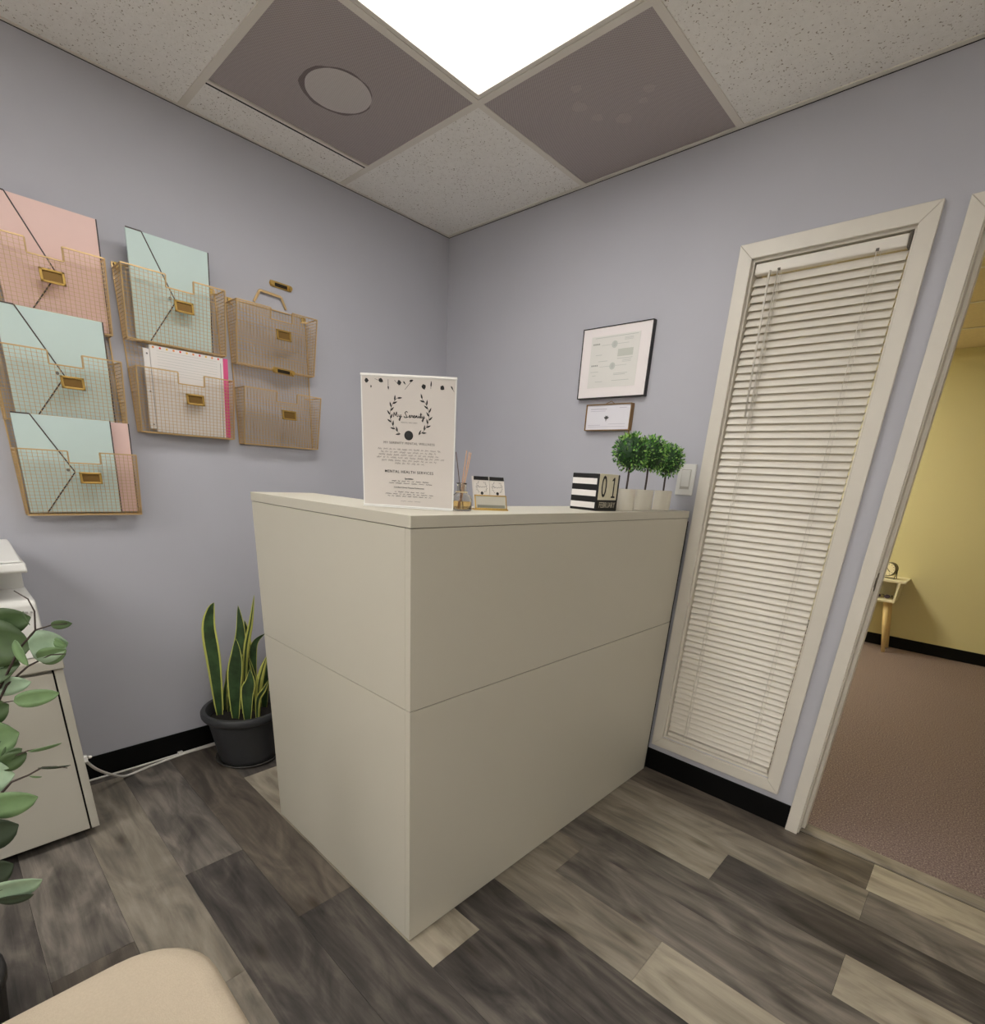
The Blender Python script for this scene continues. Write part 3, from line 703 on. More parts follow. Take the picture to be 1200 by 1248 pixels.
# ------------------------------------------------------------------ business card holder
ch = thing('card_holder', 'gold-edged business card holder with two stacks of white cards', 'card holder', (1.392, -1.058, DH), math.radians(66)); ch.scale = (.87, .87, .87)
obj('base_plate', MB().box(-.056, .056, -.012, .028, 0, .004), mat('gold_polish', (222, 186, 110), .25, metal=.9), ch, local=True, bevel=.0008)
def lean(u, v, d, k=.34): return (u, d+v*k, .004+v)
fr = MB()
for a, b, c, d in ((-.052, .052, 0, .003), (-.052, .052, .037, .040), (-.052, -.049, 0, .04), (.049, .052, 0, .04)):
    fr.prism([(a, c), (b, c), (b, d), (a, d)], lambda u, v: lean(u, v, -.011), lambda u, v: lean(u, v, -.008))
obj('front_frame', fr, MATS['gold_polish'], ch, local=True)
obj('front_pane', MB().prism([(-.049, .003), (.049, .003), (.049, .037), (-.049, .037)], lambda u, v: lean(u, v, -.0105), lambda u, v: lean(u, v, -.009)), mat('pane_grey', (200, 196, 184), .15), ch, local=True)
obj('pane_stripe', MB().prism([(-.045, .004), (.045, .004), (.045, .012), (-.045, .012)], lambda u, v: lean(u, v, -.0109), lambda u, v: lean(u, v, -.0106)), mat('stripe_grey', (134, 134, 122), .3), ch, local=True)
card_m = mat('card_white', (230, 224, 218), .6)
for uc in (-.0255, .0255):
    cs = obj('card_stack', MB().prism([(uc-.0245, .001), (uc+.0245, .001), (uc+.0245, .092), (uc-.0245, .092)], lambda u, v: lean(u, v, -.006), lambda u, v: lean(u, v, .010)), card_m, ch, local=True)
    obj('black_header', MB().prism([(uc-.0243, .082), (uc+.0243, .082), (uc+.0235, .0925), (uc-.0235, .0925)], lambda u, v: lean(u, v, -.0066), lambda u, v: lean(u, v, -.0058)), black_m, cs, local=True)
    wr = MB()
    for s in (-1, 1):
        for k in range(9):
            a = math.radians(-60+k*14); x, z = uc+s*.0165*math.cos(a), .062+.0165*math.sin(a)
            wr.prism(leafpoly(x, z, .0042, .0014, math.atan2(math.cos(a), -s*math.sin(a))+.5*(-1)**k), lambda u, v: lean(u, v, -.0065), lambda u, v: lean(u, v, -.0060))
    for a, b in zip([(-.014, 0), (-.011, .005), (-.008, -.001), (-.004, .002), (0, -.001), (.004, .002), (.009, 0)], [(-.011, .005), (-.008, -.001), (-.004, .002), (0, -.001), (.004, .002), (.009, 0), (.013, .004)]):
        wr.bar(lean(uc+a[0], .062+a[1], -.0064), lean(uc+b[0], .062+b[1], -.0064), .0007)
    obj('card_logo', wr, mat('logo_grey', (84, 78, 76), .6), cs, local=True)
    obj('card_emblem', MB().prism([(uc+.0045*math.cos(2*math.pi*k/14), .045+.0045*math.sin(2*math.pi*k/14)) for k in range(14)], lambda u, v: lean(u, v, -.0065), lambda u, v: lean(u, v, -.0060)), black_m, cs, local=True)

# ------------------------------------------------------------------ block calendar
CS = .108
ca = thing('block_calendar', 'black and white striped block calendar showing 01 February', 'calendar', (1.398, -.572, DH), math.radians(-6))
hs = CS/2
obj('body', MB().box(-hs, hs, -hs, hs, 0, CS+.004), black_m, ca, local=True, bevel=.002)
for k in range(3): obj('white_stripe', MB().box(-hs+.002, hs-.006, -hs-.0006, -hs+.001, .008+k*.036, .026+k*.036), paper_m, ca, local=True)
for k in range(2):
    y0 = -hs+.004+k*.047; obj('date_cube', MB().box(hs-.02, hs+.0012, y0, y0+.0465, .034, CS+.0045), mat('cube_wood', (226, 220, 196), .6), ca, local=True, bevel=.0006)
one = [(.010, 0), (.010, .004), (.0022, .006), (.0022, .062), (-.0028, .062), (-.0105, .054), (-.0105, .051), (-.0032, .053), (-.0032, .006), (-.010, .004), (-.010, 0)]
obj('lettering', MB().prism([(a_, b_) for a_, b_ in one], lambda a_, b_: (hs+.0012, .0245+a_, .041+b_), lambda a_, b_: (hs+.0017, .0245+a_, .041+b_)), black_m, ca, local=True)
for s, yy in (('0', -.0255),): text_on(ca, s, .094, (hs+.0014, yy, .071), (0, 1, 0), (0, 0, 1), black_m, sx=.6)
obj('month_bar', MB().box(hs-.001, hs+.001, -hs+.003, hs-.004, .004, .032), mat('black_wood', (26, 24, 22), .6), ca, local=True)
text_on(ca, 'FEBRUARY', .0245, (hs+.0013, 0, .018), (0, 1, 0), (0, 0, 1), mat('chalk', (198, 190, 172), .8), sx=.72)

# ------------------------------------------------------------------ topiaries
leafA, leafB, leafC = mat('box_leaf', (80, 136, 56), .5), mat('box_leaf_bright', (150, 194, 98), .45), mat('box_leaf_dark', (34, 68, 32), .6)
def foliage_mesh(r, n, seed):
    random.seed(seed); mb = MB()
    mb.lathe([(0, -r*.8)]+[(r*.8*math.sin(math.pi*k/8), -r*.8*math.cos(math.pi*k/8)) for k in range(1, 8)]+[(0, r*.8)], seg=12, mi=2, cap=False)
    for i in range(n):
        z = random.uniform(-1, 1); a = random.uniform(0, 6.283); q = math.sqrt(1-z*z)
        d = Vector((q*math.cos(a), q*math.sin(a), z)); c = d*r*random.uniform(.76, .97)
        l = random.uniform(.010, .016); wd = random.uniform(.005, .008)
        t_ = (d+Vector((random.uniform(-1, 1), random.uniform(-1, 1), random.uniform(-.6, 1)))*.75).normalized()
        s_ = t_.cross(d+Vector((.01, .02, .03))).normalized()*wd/2; nn = t_.cross(s_).normalized()*wd*.18
        mb.add([c, c+t_*l*.5+s_+nn, c+t_*l, c+t_*l*.5-s_+nn], [(0, 1, 2), (0, 2, 3)], random.choice((0, 0, 0, 1, 1, 2)))
    me = mb.mesh('foliage'); [me.materials.append(m) for m in (leafA, leafB, leafC)]; return me
fm = [foliage_mesh(.064, 620, 31+i) for i in range(3)]
pot_m = mat('pot_ceramic', (226, 220, 206), .45)
for i, (yy, zc, r, lab) in enumerate(((-.428, 1.352, .0615, 'small round topiary in a white pot right beside the block calendar'), (-.296, 1.356, .0615, 'middle of the three round topiaries in white pots'), (-.150, 1.343, .058, 'round topiary in a white pot, closest to the light switch'))):
    tp = thing('topiary', lab, 'plant', (1.43, yy, DH), i*1.3, 'topiaries in white pots on the counter')
    obj('pot', MB().lathe([(.0, 0), (.0305, 0), (.032, .004), (.032, .070), (.029, .0705), (.028, .064), (0, .064)], seg=28, cap=False), pot_m, tp, local=True, smooth=True)
    smooth_angle(tp.children[0], 40)
    obj('stem', MB().tube([(0, 0, .063), (.001, 0, .1), (0, .001, zc-DH)], .0034, 7), mat('stem_brown', (72, 62, 58), .7), tp, local=True)
    f = bpy.data.objects.new('foliage', fm[i]); C.objects.link(f); f.parent = tp; f.location = (0, 0, zc-DH); f.scale = (r/.064,)*3; f['kind'] = 'stuff'

# ------------------------------------------------------------------ light switch
sw = thing('light_switch', 'white rocker light switch on the wall behind the topiaries', 'light switch', (1.446, 0, 1.281))
obj('plate', MB().box(1.410, 1.482, -.009, 0, 1.222, 1.339), white_m, sw, bevel=.003)
obj('rocker', MB().prism([(-.009, 1.248), (-.0145, 1.314), (-.009, 1.316)], lambda a, b: (1.430, a, b), lambda a, b: (1.463, a, b)), white_m, sw)
obj('rocker_surround', MB().box(1.4275, 1.4655, -.0096, -.0085, 1.245, 1.3185), mat('switch_gap', (186, 182, 174), .5), sw)

# ------------------------------------------------------------------ framed certificates
def frame(x0, x1, z0, z1, d, bw, fm_, label, name='framed_certificate'):
    t = thing(name, label, 'picture frame', ((x0+x1)/2, 0, (z0+z1)/2))
    for b in ring(None, x0, x1, z0, z1, bw, -d, -.0005): obj('frame_side', b, fm_, t)
    obj('backing', MB().box(x0+bw, x1-bw, -.004, -.0008, z0+bw, z1-bw), black_m, t)
    return t
f1 = frame(.897, 1.221, 1.590, 1.856, .022, .003, mat('frame_black', (30, 26, 26), .4), 'larger framed certificate with a white mat and thin dark frame')
def on_wall(t, name, x0, x1, z0, z1, y, m): return obj(name, MB().box(x0, x1, y-.0006, y, z0, z1), m, t)
on_wall(f1, 'mat_board', .9, 1.218, 1.593, 1.853, -.0185, mat('mat_white', (240, 233, 233), .6))
on_wall(f1, 'document', .943, 1.170, 1.630, 1.822, -.0191, mat('doc_pale', (226, 224, 220), .6))
D0, D1 = -.0197, -.0003
def wl2(t, x0, x1, z, h, m, y=-.0197, name='printed_line'): obj(name, MB().box(x0, x1, y-.0003, y, z, z+h), m, t)
for zc in (1.787, 1.708):
    wl2(f1, .995, 1.122, zc, .0014, pale_ink)
    obj('seal', MB().prism([(1.056+.0135*math.cos(2*math.pi*k/16), zc+.0135*math.sin(2*math.pi*k/16)) for k in range(16)], lambda a, b: (a, -.0203, b), lambda a, b: (a, -.0200, b)), mat('seal_grey', (198, 202, 196), .6), f1)
    obj('seal_mark', MB().prism([(1.056+.006*math.cos(2*math.pi*k/8), zc+.009*math.sin(2*math.pi*k/8)) for k in range(8)], lambda a, b: (a, -.0206, b), lambda a, b: (a, -.0203, b)), pale_ink, f1)
    for k in range(4): wl2(f1, .953+k*.0085, .959+k*.0085, zc+.004, .0055, mat('heading_ink', (160, 160, 156), .7), name='printed_heading')
    for k in range(3): wl2(f1, 1.100, 1.140, zc+.012+k*.004, .0012, pale_ink)
wl2(f1, 1.075, 1.145, 1.741, .027, mat('block_grey', (200, 202, 194), .7), name='printed_block')
for x0, x1, z in ((.970, 1.0, 1.752), (.985, 1.03, 1.728), (1.075, 1.145, 1.733), (.952, .99, 1.690), (.962, .98, 1.676), (1.065, 1.13, 1.679), (1.065, 1.12, 1.674), (.98, 1.015, 1.652), (1.06, 1.14, 1.653), (.96, 1.16, 1.815)):
    wl2(f1, x0, x1, z, .0018, pale_ink)
f2 = frame(.953, 1.173, 1.462, 1.566, .024, .0035, mat('frame_gold', (150, 118, 76), .35, metal=.7), 'small gold-framed card hanging below the larger certificate')
on_wall(f2, 'card', .9565, 1.1695, 1.4655, 1.5625, -.0185, mat('card_lavender', (230, 228, 236), .6))
for x0, x1, z, h in ((.975, 1.055, 1.545, .0035), (.975, 1.05, 1.538, .002), (1.115, 1.15, 1.549, .002), (.968, 1.03, 1.483, .0018), (1.07, 1.15, 1.487, .0016), (.968, 1.15, 1.477, .0014)):
    wl2(f2, x0, x1, z, h, mat('lavender_ink', (196, 192, 204), .7), -.0192)
em = MB()
for a in (.5, 1.2, 1.9, 2.6): em.prism(leafpoly(1.057, 1.508, .014, .007, a), lambda a_, b: (a_, -.0198, b), lambda a_, b: (a_, -.0193, b))
em.prism(leafpoly(1.057, 1.512, .014, .004, -1.7), lambda a_, b: (a_, -.0198, b), lambda a_, b: (a_, -.0193, b))
obj('emblem', em, mat('emblem_grey', (96, 96, 98), .6), f2)
obj('hanger', MB().tube([(1.04, -.012, 1.566), (1.063, -.004, 1.578), (1.086, -.012, 1.566)], .0014, 6), MATS['frame_gold'], f2)
obj('tassel', MB().tube([(1.168, -.012, 1.463), (1.17, -.010, 1.44), (1.171, -.010, 1.415)], .003, 6), MATS['frame_gold'], f2)

# ------------------------------------------------------------------ filing cabinet and printer
cb = thing('file_cabinet', 'low white office cabinet with drawers under the printer', 'cabinet', (.21, -2.13, 0))
cab_m = mat('cabinet_white', (188, 184, 173), .4)
obj('body', MB().box(.02, .392, -2.42, -1.900, .038, .615), cab_m, cb, bevel=.002)
obj('top', MB().box(.012, .416, -2.43, -1.896, .617, .649), cab_m, cb, bevel=.003)
obj('front_stile', MB().box(.392, .410, -1.9225, -1.9005, .034, .614), cab_m, cb, bevel=.001)
obj('gap', MB().box(.392, .400, -1.9275, -1.9225, .04, .612), dark_m, cb)
dr = obj('drawer_front', MB().box(.392, .411, -2.415, -1.9275, .036, .606), cab_m, cb, bevel=.0015)
obj('handle', MB().tube([(.411, -2.22, .5), (.43, -2.22, .5), (.43, -2.30, .5), (.411, -2.30, .5)], .004, 8), steel_m, dr)
obj('plinth', MB().box(.05, .37, -2.40, -1.93, .012, .038), dark_m, cb)
for x, y in ((.34, -1.965), (.06, -1.965), (.34, -2.36), (.06, -2.36)):
    obj('caster', MB().tube([(x, y-.008, .018), (x, y+.008, .018)], .018, 14), dark_m, cb)
obj('cable_clip', MB().box(.400, .414, -1.902, -1.892, .285, .305), white_m, cb, bevel=.001)

pr = thing('printer', 'white office printer standing on the cabinet', 'printer', (.2, -2.12, .649))
YP = -1.921; YPL = -2.37
def yprism(poly, y0, y1): return MB().prism(poly, lambda a, b: (a, y0, b), lambda a, b: (a, y1, b))
obj('lower_body', yprism([(.035, .650), (.372, .650), (.363, .700), (.352, .812), (.34, .822), (.13, .828), (.035, .83)], YPL, YP), white_m, pr, bevel=.006, bseg=3)
obj('recess_wall', yprism([(.06, .826), (.17, .826), (.2, .905), (.06, .905)], YPL+.02, YP-.004), white_m, pr, bevel=.004)
obj('scanner', yprism([(.045, .905), (.352, .905), (.358, .912), (.352, .934), (.045, .945)], YPL, YP-.002), white_m, pr, bevel=.004)
obj('lid', yprism([(.05, .946), (.345, .935), (.342, .94), (.10, .968), (.05, .968)], YPL+.003, YP-.008), white_m, pr, bevel=.004)
obj('badge', MB().box(.3575, .3595, -1.965, -1.945, .785, .792), mat('badge_grey', (170, 168, 164), .5), pr)
obj('button_dot', MB().tube([(.357, -1.937, .789), (.3605, -1.937, .789)], .003, 8), mat('badge_grey', (170, 168, 164), .5), pr)

# cables
cab = mat('cable_white', (226, 222, 216), .5)
def cable(pts, r, label):
    P = [Vector(p) for p in pts]; path = []
    for i in range(len(P)-1):
        p0, p1, p2, p3 = P[max(i-1, 0)], P[i], P[i+1], P[min(i+2, len(P)-1)]
        for k in range(6):
            t_ = k/6; path.append(.5*((2*p1)+(p2-p0)*t_+(2*p0-5*p1+4*p2-p3)*t_*t_+(3*p1-p0-3*p2+p3)*t_**3))
    path.append(P[-1])
    o = obj('power_cable', MB().tube(path, r, 7), cab, None, tuple(P[-1]), smooth=True); tag(o, label, 'cable', 'white cables along the skirting'); return o
cable([(.408, -1.884, .297), (.25, -1.884, .215), (.2, -1.858, .147), (.15, -1.82, .085), (.1, -1.77, .026), (.07, -1.73, .006), (.05, -1.65, .006), (.034, -1.52, .006), (.034, -1.40, .006), (.03, -1.25, .006)], .0052, 'white cable drooping from the cabinet and running behind the plant pot')
cable([(.018, -1.888, .005), (.018, -1.86, .005), (.022, -1.7, .005), (.02, -1.55, .005), (.018, -1.42, .005), (.012, -1.25, .005)], .0045, 'white cable lying straight along the black skirting')
pl = obj('cable_joint', MB().box(.014, .03, -1.545, -1.525, .004, .016), cab, None, (.02, -1.535, .004), bevel=.002); tag(pl, 'small white coupler on the cable beside the plant pot', 'connector')

# ------------------------------------------------------------------ snake plant
PC = Vector((.209, -1.308, 0))
sp = thing('snake_plant', 'snake plant with yellow-edged leaves in a round charcoal pot', 'plant', PC)
charcoal = mat('pot_charcoal', (54, 55, 58), .5, noise=(30, .06))
potp = [(0, .004), (.112, .004), (.120, .012), (.124, .03), (.148, .19), (.150, .206), (.166, .210), (.172, .220), (.172, .236), (.166, .244), (.152, .244), (.147, .236), (.142, .19), (0, .19)]
o = obj('pot', MB().lathe(potp, seg=48, cap=False), charcoal, sp, local=True); smooth_angle(o, 50)
obj('saucer', MB().lathe([(0, 0), (.125, 0), (.138, .012), (.134, .014), (.122, .006), (0, .005)], seg=40, cap=False), mat('saucer_clear', (70, 68, 66), .25), sp, local=True, smooth=True)
obj('soil', MB().lathe([(0, .205), (.07, .203), (.1455, .196), (.1455, .19), (0, .19)], seg=32, cap=False), mat('soil', (24, 18, 14), .95, bump=(60, 1)), sp, local=True)
gl = mat('snake_green', (52, 76, 44), .42, noise=(22, .5)); yl_m = mat('snake_margin', (196, 198, 104), .45)
fv = AF.copy(); fv.z = 0; fv.normalize()
def cr(px, py, d=0): return hit_plane(230+px/5.425, 720+py/5.425, PC+fv*d, fv)-PC
def leaf_blade(path, wd, depth, twist=0.0, margin=.22, peak=.45, fold=.25):
    P = [cr(x, y, depth) for x, y in path]
    P[0].z = min(P[0].z, .198)
    pts = []
    n = 14
    for k in range(n+1):
        s = k/n*(len(P)-1); i = min(int(s), len(P)-2); t_ = s-i
        p0, p1, p2, p3 = P[max(i-1, 0)], P[i], P[i+1], P[min(i+2, len(P)-1)]
        pts.append(.5*((2*p1)+(p2-p0)*t_+(2*p0-5*p1+4*p2-p3)*t_*t_+(3*p1-p0-3*p2+p3)*t_**3))
    mb = MB(); rows_ = []
    W = wd/5.425/280     # crop pixels to metres
    for k, p in enumerate(pts):
        s = k/n; prof = (.42+.58*math.sin(s/peak*math.pi/2)) if s < peak else max(.0, 1-((s-peak)/(1-peak))**1.45)
        w_ = max(W*prof, .0006)/1
        tg = (pts[min(k+1, n)]-pts[max(k-1, 0)]).normalized()
        side = (rv*math.cos(twist)+fv*math.sin(twist)); side = (side-tg*side.dot(tg)).normalized(); nn = tg.cross(side).normalized()
        if nn.dot(fv) > 0: nn = -nn
        row = []
        for u in (-.5, -.5+margin*.5, 0, .5-margin*.5, .5):
            row.append(p+side*w_*u+nn*w_*fold*(abs(u)*2)**2*.5)
        rows_.append(row)
    th = .0011
    flatv = [v for r_ in rows_ for v in r_]; N5 = 5; off = len(flatv)
    nrm = -fv*th
    mb.v = [tuple(v+nrm) for v in flatv]+[tuple(v-nrm) for v in flatv]
    for k in range(n):
        for u in range(4):
            a = k*N5+u; mi = 1 if u in (0, 3) else 0
            mb.f.append([a, a+1, a+N5+1, a+N5]); mb.m.append(mi); mb.f.append([off+a, off+a+N5, off+a+N5+1, off+a+1]); mb.m.append(mi)
        for u in (0, 4):
            a = k*N5+u; mb.f.append([a, a+N5, off+a+N5, off+a]); mb.m.append(1)
    obj('leaf', mb, [gl, yl_m], sp, local=True, smooth=True)
for path, wd, dep, tw, mg, *pk in (([(205, 810), (170, 480), (135, 250), (146, 130), (166, 78)], 92, -.02, .2, .26, .36), ([(320, 800), (325, 500), (345, 280), (326, 98)], 82, .05, .1, .14),
        ([(310, 830), (308, 600), (318, 430), (312, 318)], 100, -.05, -.1, .16), ([(360, 800), (375, 420), (410, 210), (432, 28)], 34, 0, .5, .7),
        ([(440, 800), (425, 460), (440, 340), (505, 282)], 46, .03, .3, .10), ([(385, 820), (390, 680), (408, 600), (405, 520)], 84, -.07, 0, .16),
        ([(455, 790), (462, 640), (490, 510), (522, 420)], 44, -.02, .3, .8), ([(240, 830), (240, 690), (252, 600), (250, 520)], 30, .03, 0, .3),
        ([(405, 820), (395, 500), (388, 300), (368, 195)], 50, .07, .2, .3), ([(450, 830), (458, 720), (500, 650), (530, 585)], 34, -.05, .2, .5),
        ([(450, 800), (445, 640), (425, 530), (392, 420)], 36, .02, -.3, .5), ([(500, 800), (505, 620), (515, 520), (530, 440)], 60, .08, 0, .12),
        ([(350, 830), (355, 640), (365, 540), (352, 420)], 40, .04, .4, .35), ([(265, 830), (268, 700), (262, 640), (268, 560)], 24, .01, .2, .3)):
    leaf_blade(path, wd, dep, tw, mg, *pk)
# bin behind the plant
q = hit(316, 797, 'y', -1.06)
bn = thing('open_box', 'tan open-topped box with dark contents behind the snake plant', 'box', (.16, -1.0, 0))
tan = mat('tan_card', (206, 180, 146), .7)
zz = .40; m = MB(); x0, x1, y0, y1 = .03, .30, -1.12, -.86
for bxx in ((x0, x0+.006, y0, y1), (x1-.006, x1, y0, y1), (x0+.006, x1-.006, y0, y0+.006), (x0+.006, x1-.006, y1-.006, y1)): m.box(*bxx, 0, zz)
m.box(x0, x1, y0, y1, 0, .006); obj('walls', m, tan, bn)
obj('contents', MB().box(x0+.01, x1-.01, y0+.01, y1-.01, .01, .36), mat('dark_brown', (38, 24, 22), .9, bump=(30, 1)), bn, bevel=.02)

# ------------------------------------------------------------------ faux eucalyptus in the left foreground
EP = Vector((1.10, -2.30, 0))
eu = thing('faux_eucalyptus', 'tall eucalyptus plant with round grey-green leaves at the left edge', 'plant', EP)
obj('pot', MB().lathe([(0, 0), (.10, 0), (.125, .2), (.13, .2), (.13, .22), (.118, .22), (.112, .18), (0, .18)], seg=32, cap=False), mat('pot_black_eu', (34, 32, 30), .5), eu, local=True, smooth=True)
bark = mat('twig', (58, 46, 40), .7); 
obj('trunk', MB().tube([(0, 0, .17), (.01, -.01, .5), (-.02, -.02, .8), (-.01, 0, 1.05)], [.009, .008, .006, .003], 8), bark, eu, local=True, smooth=True)
def lp(px, py, d): return CAM+ray(px, py)*d-EP
def twig(pts, r0=.0022, r1=.0008):
    P = [lp(*p) for p in pts]; n = len(P); obj('twig', MB().tube(P, [r0+(r1-r0)*k/(n-1) for k in range(n)], 6), bark, eu, local=True, smooth=True)
D = .92
anchor = [(-30, 900, .95), (-30, 1000, .95)]
twig([(-60, 960, D), (-10, 872, D), (8, 835, D), (34, 812, D), (62, 798, D), (80, 797, D)], .003)
twig([(-40, 880, D), (0, 838, D), (24, 790, D-.02), (43, 768, D-.02), (42, 745, D-.02), (34, 730, D-.02), (17, 720, D-.02)], .0026)
twig([(43, 768, D-.02), (62, 762, D-.02), (82, 760, D-.02)], .0014)
twig([(-40, 858, D), (0, 857, D), (18, 854, D)], .0018)
twig([(-30, 1000, D), (6, 962, D), (14, 953, D), (34, 945, D), (52, 935, D), (68, 934, D), (82, 936, D)], .0024)
twig([(-30, 940, D), (8, 925, D), (34, 915, D), (55, 911, D)], .002)
twig([(-60, 1000, D), (-20, 800, D), (-15, 760, D), (0, 745, D), (14, 752, D)], .003)
twig([(-60, 1000, D), (-30, 1060, D-.03), (0, 1085, D-.05), (14, 1080, D-.05)], .0024)
for a in ((-.01, 0, .75), (-.015, -.01, .6), (0, 0, .45)):
    pa = Vector(a); pb = lp(-50, 960 if a[2] > .5 else 1010, D)
    obj('branch', MB().tube([pa, pa.lerp(pb, .5)+Vector((0, 0, .03)), pb], [.005, .004, .003], 7), bark, eu, local=True, smooth=True)
euc = [mat('euc_dark', (62, 84, 46), .55, noise=(40, .15)), mat('euc_mid', (104, 132, 88), .55, noise=(40, .12)), mat('euc_pale', (150, 174, 146), .5, noise=(40, .1)), mat('euc_deep', (44, 58, 38), .6)]
random.seed(21)
def euc_leaf(px, py, d, L_, W_, ang_, tint, yaw=0.0, pitch=0.0):
    """base pixel, depth, length and width in photo pixels, angle on screen, turn about its own axes"""
    k = d/FPX; b = lp(px, py, d); L_ *= k; W_ *= k
    ax = AR*math.cos(ang_)-AU*math.sin(ang_); sd_ = AR*math.sin(ang_)+AU*math.cos(ang_); nn = -AF
    ax = (ax*math.cos(pitch)+nn*math.sin(pitch)); n2 = nn*math.cos(pitch)-(AR*math.cos(ang_)-AU*math.sin(ang_))*math.sin(pitch)
    sd2 = sd_*math.cos(yaw)+n2*math.sin(yaw); n3 = n2*math.cos(yaw)-sd_*math.sin(yaw)
    mb = MB(); n = 10; vs = []
    for i in range(n+1):
        s = i/n; hwid = W_*.56*math.sin(math.pi*min(1, max(0.03, s))**.9)**.55 if 0 < i < n else W_*.03
        for u in (-1, -.5, 0, .5, 1):
            vs.append(b+ax*L_*s+sd2*hwid*u+n3*(abs(u)*hwid*.28-L_*.10*s*s))
    off = len(vs); th = n3*.0005
    mb.v = [tuple(v+th) for v in vs]+[tuple(v-th) for v in vs]
    for i in range(n):
        for u in range(4):
            a = i*5+u; mb.f += [[a, a+1, a+6, a+5], [off+a, off+a+5, off+a+6, off+a+1]]; mb.m += [0, 0]
    for i in range(n):
        for u in (0, 4):
            a = i*5+u; mb.f.append([a, a+5, off+a+5, off+a]); mb.m.append(0)
    obj('leaf', mb, euc[tint], eu, local=True, smooth=True)
R = math.radians
for a in ((-16, 762, D, 50, 32, R(-10), 0, .3), (-22, 780, D, 56, 52, R(8), 0, .1), (-25, 818, D, 46, 50, R(-12), 0, -.3), (-30, 822, D, 36, 42, R(-5), 2, .2),
          (18, 780, D-.03, 34, 13, R(68), 1, .2), (36, 790, D, 44, 36, R(-8), 2, .2), (46, 803, D, 34, 20, R(-16), 1, .5), (66, 780, D, 16, 12, R(30), 1, .3), (62, 762, D-.02, 24, 10, R(-4), 0, .3),
          (-16, 838, D, 50, 22, R(-6), 2, .3), (17, 855, D, 52, 19, R(-10), 1, .2), (-30, 905, D, 50, 46, R(-12), 1, .2), (-30, 912, D+.02, 36, 40, R(4), 2, 0),
          (6, 924, D, 22, 11, R(-30), 0, .2), (0, 935, D, 34, 20, R(-28), 0, .3), (-10, 926, D, 26, 18, R(-60), 0, .2), (-28, 945, D, 42, 40, R(0), 2, .1),
          (-20, 985, D, 62, 30, R(-10), 1, .25), (-30, 1020, D, 50, 38, R(-14), 3, .3), (-28, 1072, D, 44, 34, R(-22), 3, .2), (-14, 1088, D-.05, 62, 28, R(-10), 2, .5), (-4, 1098, D-.05, 42, 13, R(-6), 3, .5),
          (34, 916, D, 40, 5, R(-10), 1, .9), (46, 936, D, 38, 4, R(0), 3, .9), (36, 946, D, 14, 3, R(8), 1, .7), (28, 745, D-.02, 18, 4, R(70), 0, .6), (-20, 870, D, 30, 30, R(-20), 0, .3)):
    euc_leaf(*a)
for i in range(46):      # the rest of the crown, to the left of the photograph
    euc_leaf(random.uniform(-260, -50), random.uniform(560, 1150), random.uniform(.85, 1.15), random.uniform(36, 56), random.uniform(24, 44), random.uniform(-1.2, 1.2)+random.choice((0, math.pi)), random.choice((0, 0, 1, 1, 2, 3)), random.uniform(-.6, .6), random.uniform(-.4, .4))

# ------------------------------------------------------------------ beige chair
chx0, chx1, chy0, chy1 = 1.503, 2.03, -2.44, -1.907; SZ = .46
hc = thing('guest_chair', 'beige upholstered guest chair with a padded seat in the near left corner', 'chair', ((chx0+chx1)/2, (chy0+chy1)/2, 0))
beige = mat('beige_fabric', (190, 176, 156), .9, spec=.15, noise=(260, .04), bump=(520, .25))
def rrect(x0, x1, y0, y1, r, n=8):
    out = []
    for cx, cy, a0 in ((x1-r, y1-r, 0), (x0+r, y1-r, 90), (x0+r, y0+r, 180), (x1-r, y0+r, 270)):
        for k in range(n+1): a = math.radians(a0+90*k/n); out.append((cx+r*math.cos(a), cy+r*math.sin(a)))
    return out
def cushion(x0, x1, y0, y1, z0, z1, r, e):
    mb = MB(); rings = []
    prof = [(e, z0), (e*.3, z0+e*.3), (0, z0+e), (0, z1-e), (e*.13, z1-e*.5), (e*.5, z1-e*.13), (e*1.2, z1-.002), (e*3, z1)]
    for ins, z in prof:
        rings.append([(x, y, z) for x, y in rrect(x0+ins, x1-ins, y0+ins, y1-ins, max(.012, r-ins*.6))])
    n = len(rings[0]); vs = [v for r_ in rings for v in r_]
    fs = [(i*n+k, i*n+(k+1) % n, (i+1)*n+(k+1) % n, (i+1)*n+k) for i in range(len(rings)-1) for k in range(n)]
    fs += [list(range(n))[::-1], list(range((len(rings)-1)*n, len(rings)*n))]
    return mb.add(vs, fs)
obj('seat', cushion(chx0, chx1, chy0, chy1, SZ-.10, SZ, .115, .028), beige, hc, smooth=True)
bk = cushion(chx0+.01, chx1-.01, 0, .09, 0, .46, .03, .025)
bk.v = [(x, chy0-.02+y*1.0-(z*.12), .44+z) for x, y, z in bk.v]
obj('backrest', bk, beige, hc, smooth=True)
for x, y in ((chx0+.06, chy0+.06), (chx1-.06, chy0+.06), (chx0+.06, chy1-.06), (chx1-.06, chy1-.06)):
    obj('leg', MB().tube([(x, y, 0), (x, y, SZ-.095)], [.014, .02], 10), mat('leg_wood', (70, 50, 36), .5), hc, smooth=True)

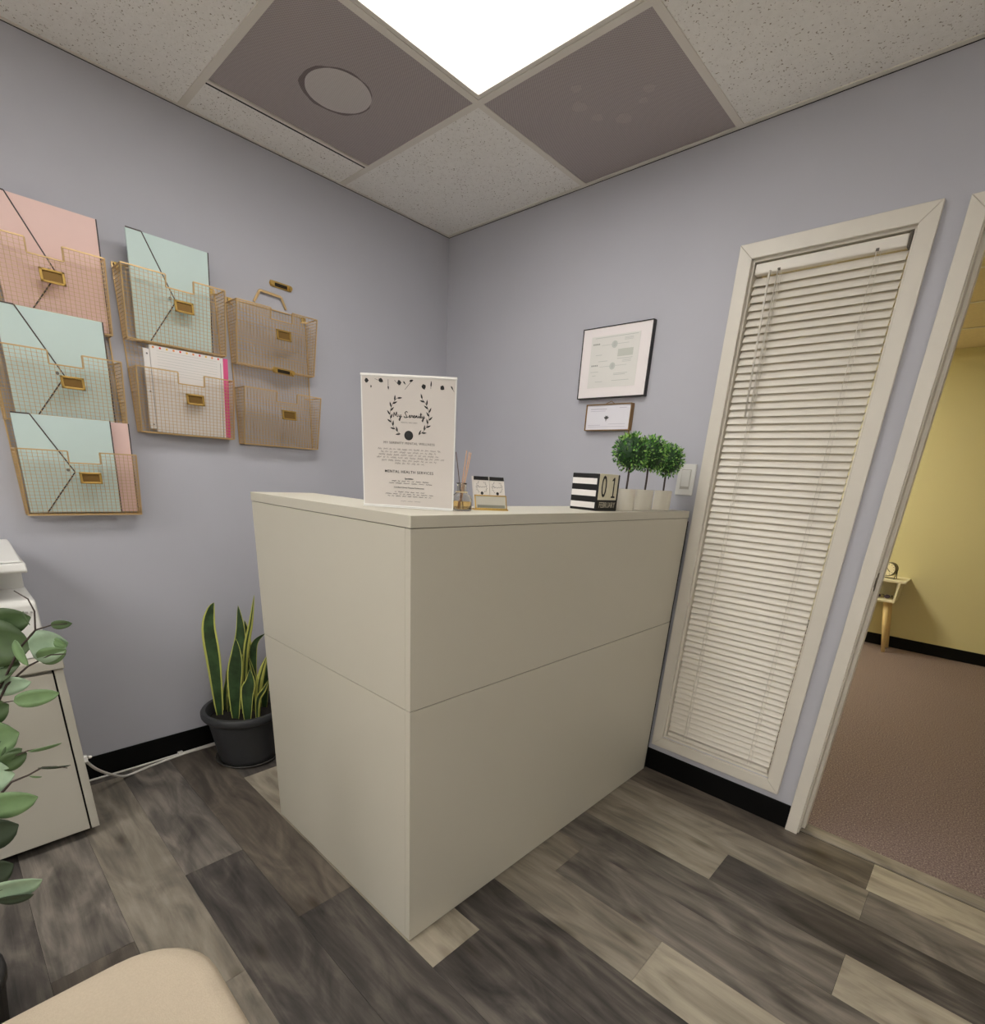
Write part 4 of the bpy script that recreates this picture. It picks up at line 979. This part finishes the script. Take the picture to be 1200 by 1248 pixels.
# ------------------------------------------------------------------ next room: cubby side table, clock, glasses
TY = 3.3
st = thing('side_table', 'small white cubby side table on round wooden legs in the yellow room', 'side table', (1.80, TY+.12, .006))
tw_ = mat('table_white', (232, 224, 196), .5)
zt, zb_ = .622, .436; tx0, tx1 = 1.60, 1.965
obj('top', MB().box(tx0-.01, tx1+.02, TY, TY+.30, zt-.018, zt), tw_, st, bevel=.002)
obj('bottom', MB().box(tx0, tx1-.015, TY, TY+.29, zb_, zb_+.018), tw_, st, bevel=.002)
for x0 in (tx0, tx1-.015-.016): obj('side', MB().box(x0, x0+.016, TY, TY+.29, zb_+.018, zt-.018), tw_, st)
obj('back', MB().box(tx0+.016, tx1-.031, TY+.27, TY+.29, zb_+.018, zt-.018), tw_, st)
legw = mat('beech_wood', (232, 204, 148), .5)
for x, y in ((tx0+.06, TY+.05), (tx1-.075, TY+.05), (tx0+.06, TY+.25), (tx1-.075, TY+.25)):
    dx = .085 if x > 1.8 else -.085
    obj('leg', MB().tube([(x+dx, y, .006), (x, y, zb_)], [.015, .022], 12), legw, st, smooth=True)
ck = thing('desk_clock', 'small round metal desk clock on a wire stand', 'clock', (1.835, TY+.1, zt), math.radians(-15))
obj('case', MB().tube([(0, -.018, .075), (0, .03, .075)], .058, 28), mat('clock_case', (92, 84, 66), .35, metal=.7), ck, local=True)
obj('dial', MB().tube([(0, -.0195, .075), (0, -.0178, .075)], .052, 28), mat('clock_dial', (236, 226, 196), .5), ck, local=True)
obj('hands', MB().bar((0, -.0205, .075), (.022, -.0205, .055), .004).bar((0, -.0205, .075), (-.018, -.0205, .105), .003), black_m, ck, local=True)
tk = MB()
for k in range(12):
    a = k*math.pi/6; tk.bar((.040*math.cos(a), -.0203, .075+.040*math.sin(a)), (.047*math.cos(a), -.0203, .075+.047*math.sin(a)), .003)
obj('hour_marks', tk, black_m, ck, local=True)
for s in (-1, 1): obj('stand', MB().tube([(.062*s, .005, .075), (.06*s, -.01, .003), (.06*s, .035, .003), (.062*s, .005, .075)], .003, 6), black_m, ck, local=True)
obj('stand_bar', MB().tube([(-.06, .02, .003), (.06, .02, .003)], .003, 6), black_m, ck, local=True)
gs = thing('sunglasses', 'dark sunglasses lying in the cubby of the side table', 'glasses', (1.85, TY+.07, zb_+.018))
for s in (-1, 1):
    obj('lens', MB().prism([(s*.033+.022*math.cos(2*math.pi*k/16), .020+.016*math.sin(2*math.pi*k/16)) for k in range(16)], lambda a, b: (a, -.002, b), lambda a, b: (a, .002, b)), mat('dark_lens', (74, 62, 78), .2), gs, local=True)
    obj('temple', MB().tube([(s*.062, 0, .032), (s*.060, .09, .02), (s*.055, .12, .004)], .0025, 6), black_m, gs, local=True)
obj('bridge', MB().tube([(-.012, 0, .030), (0, 0, .034), (.012, 0, .030)], .0025, 6), black_m, gs, local=True)
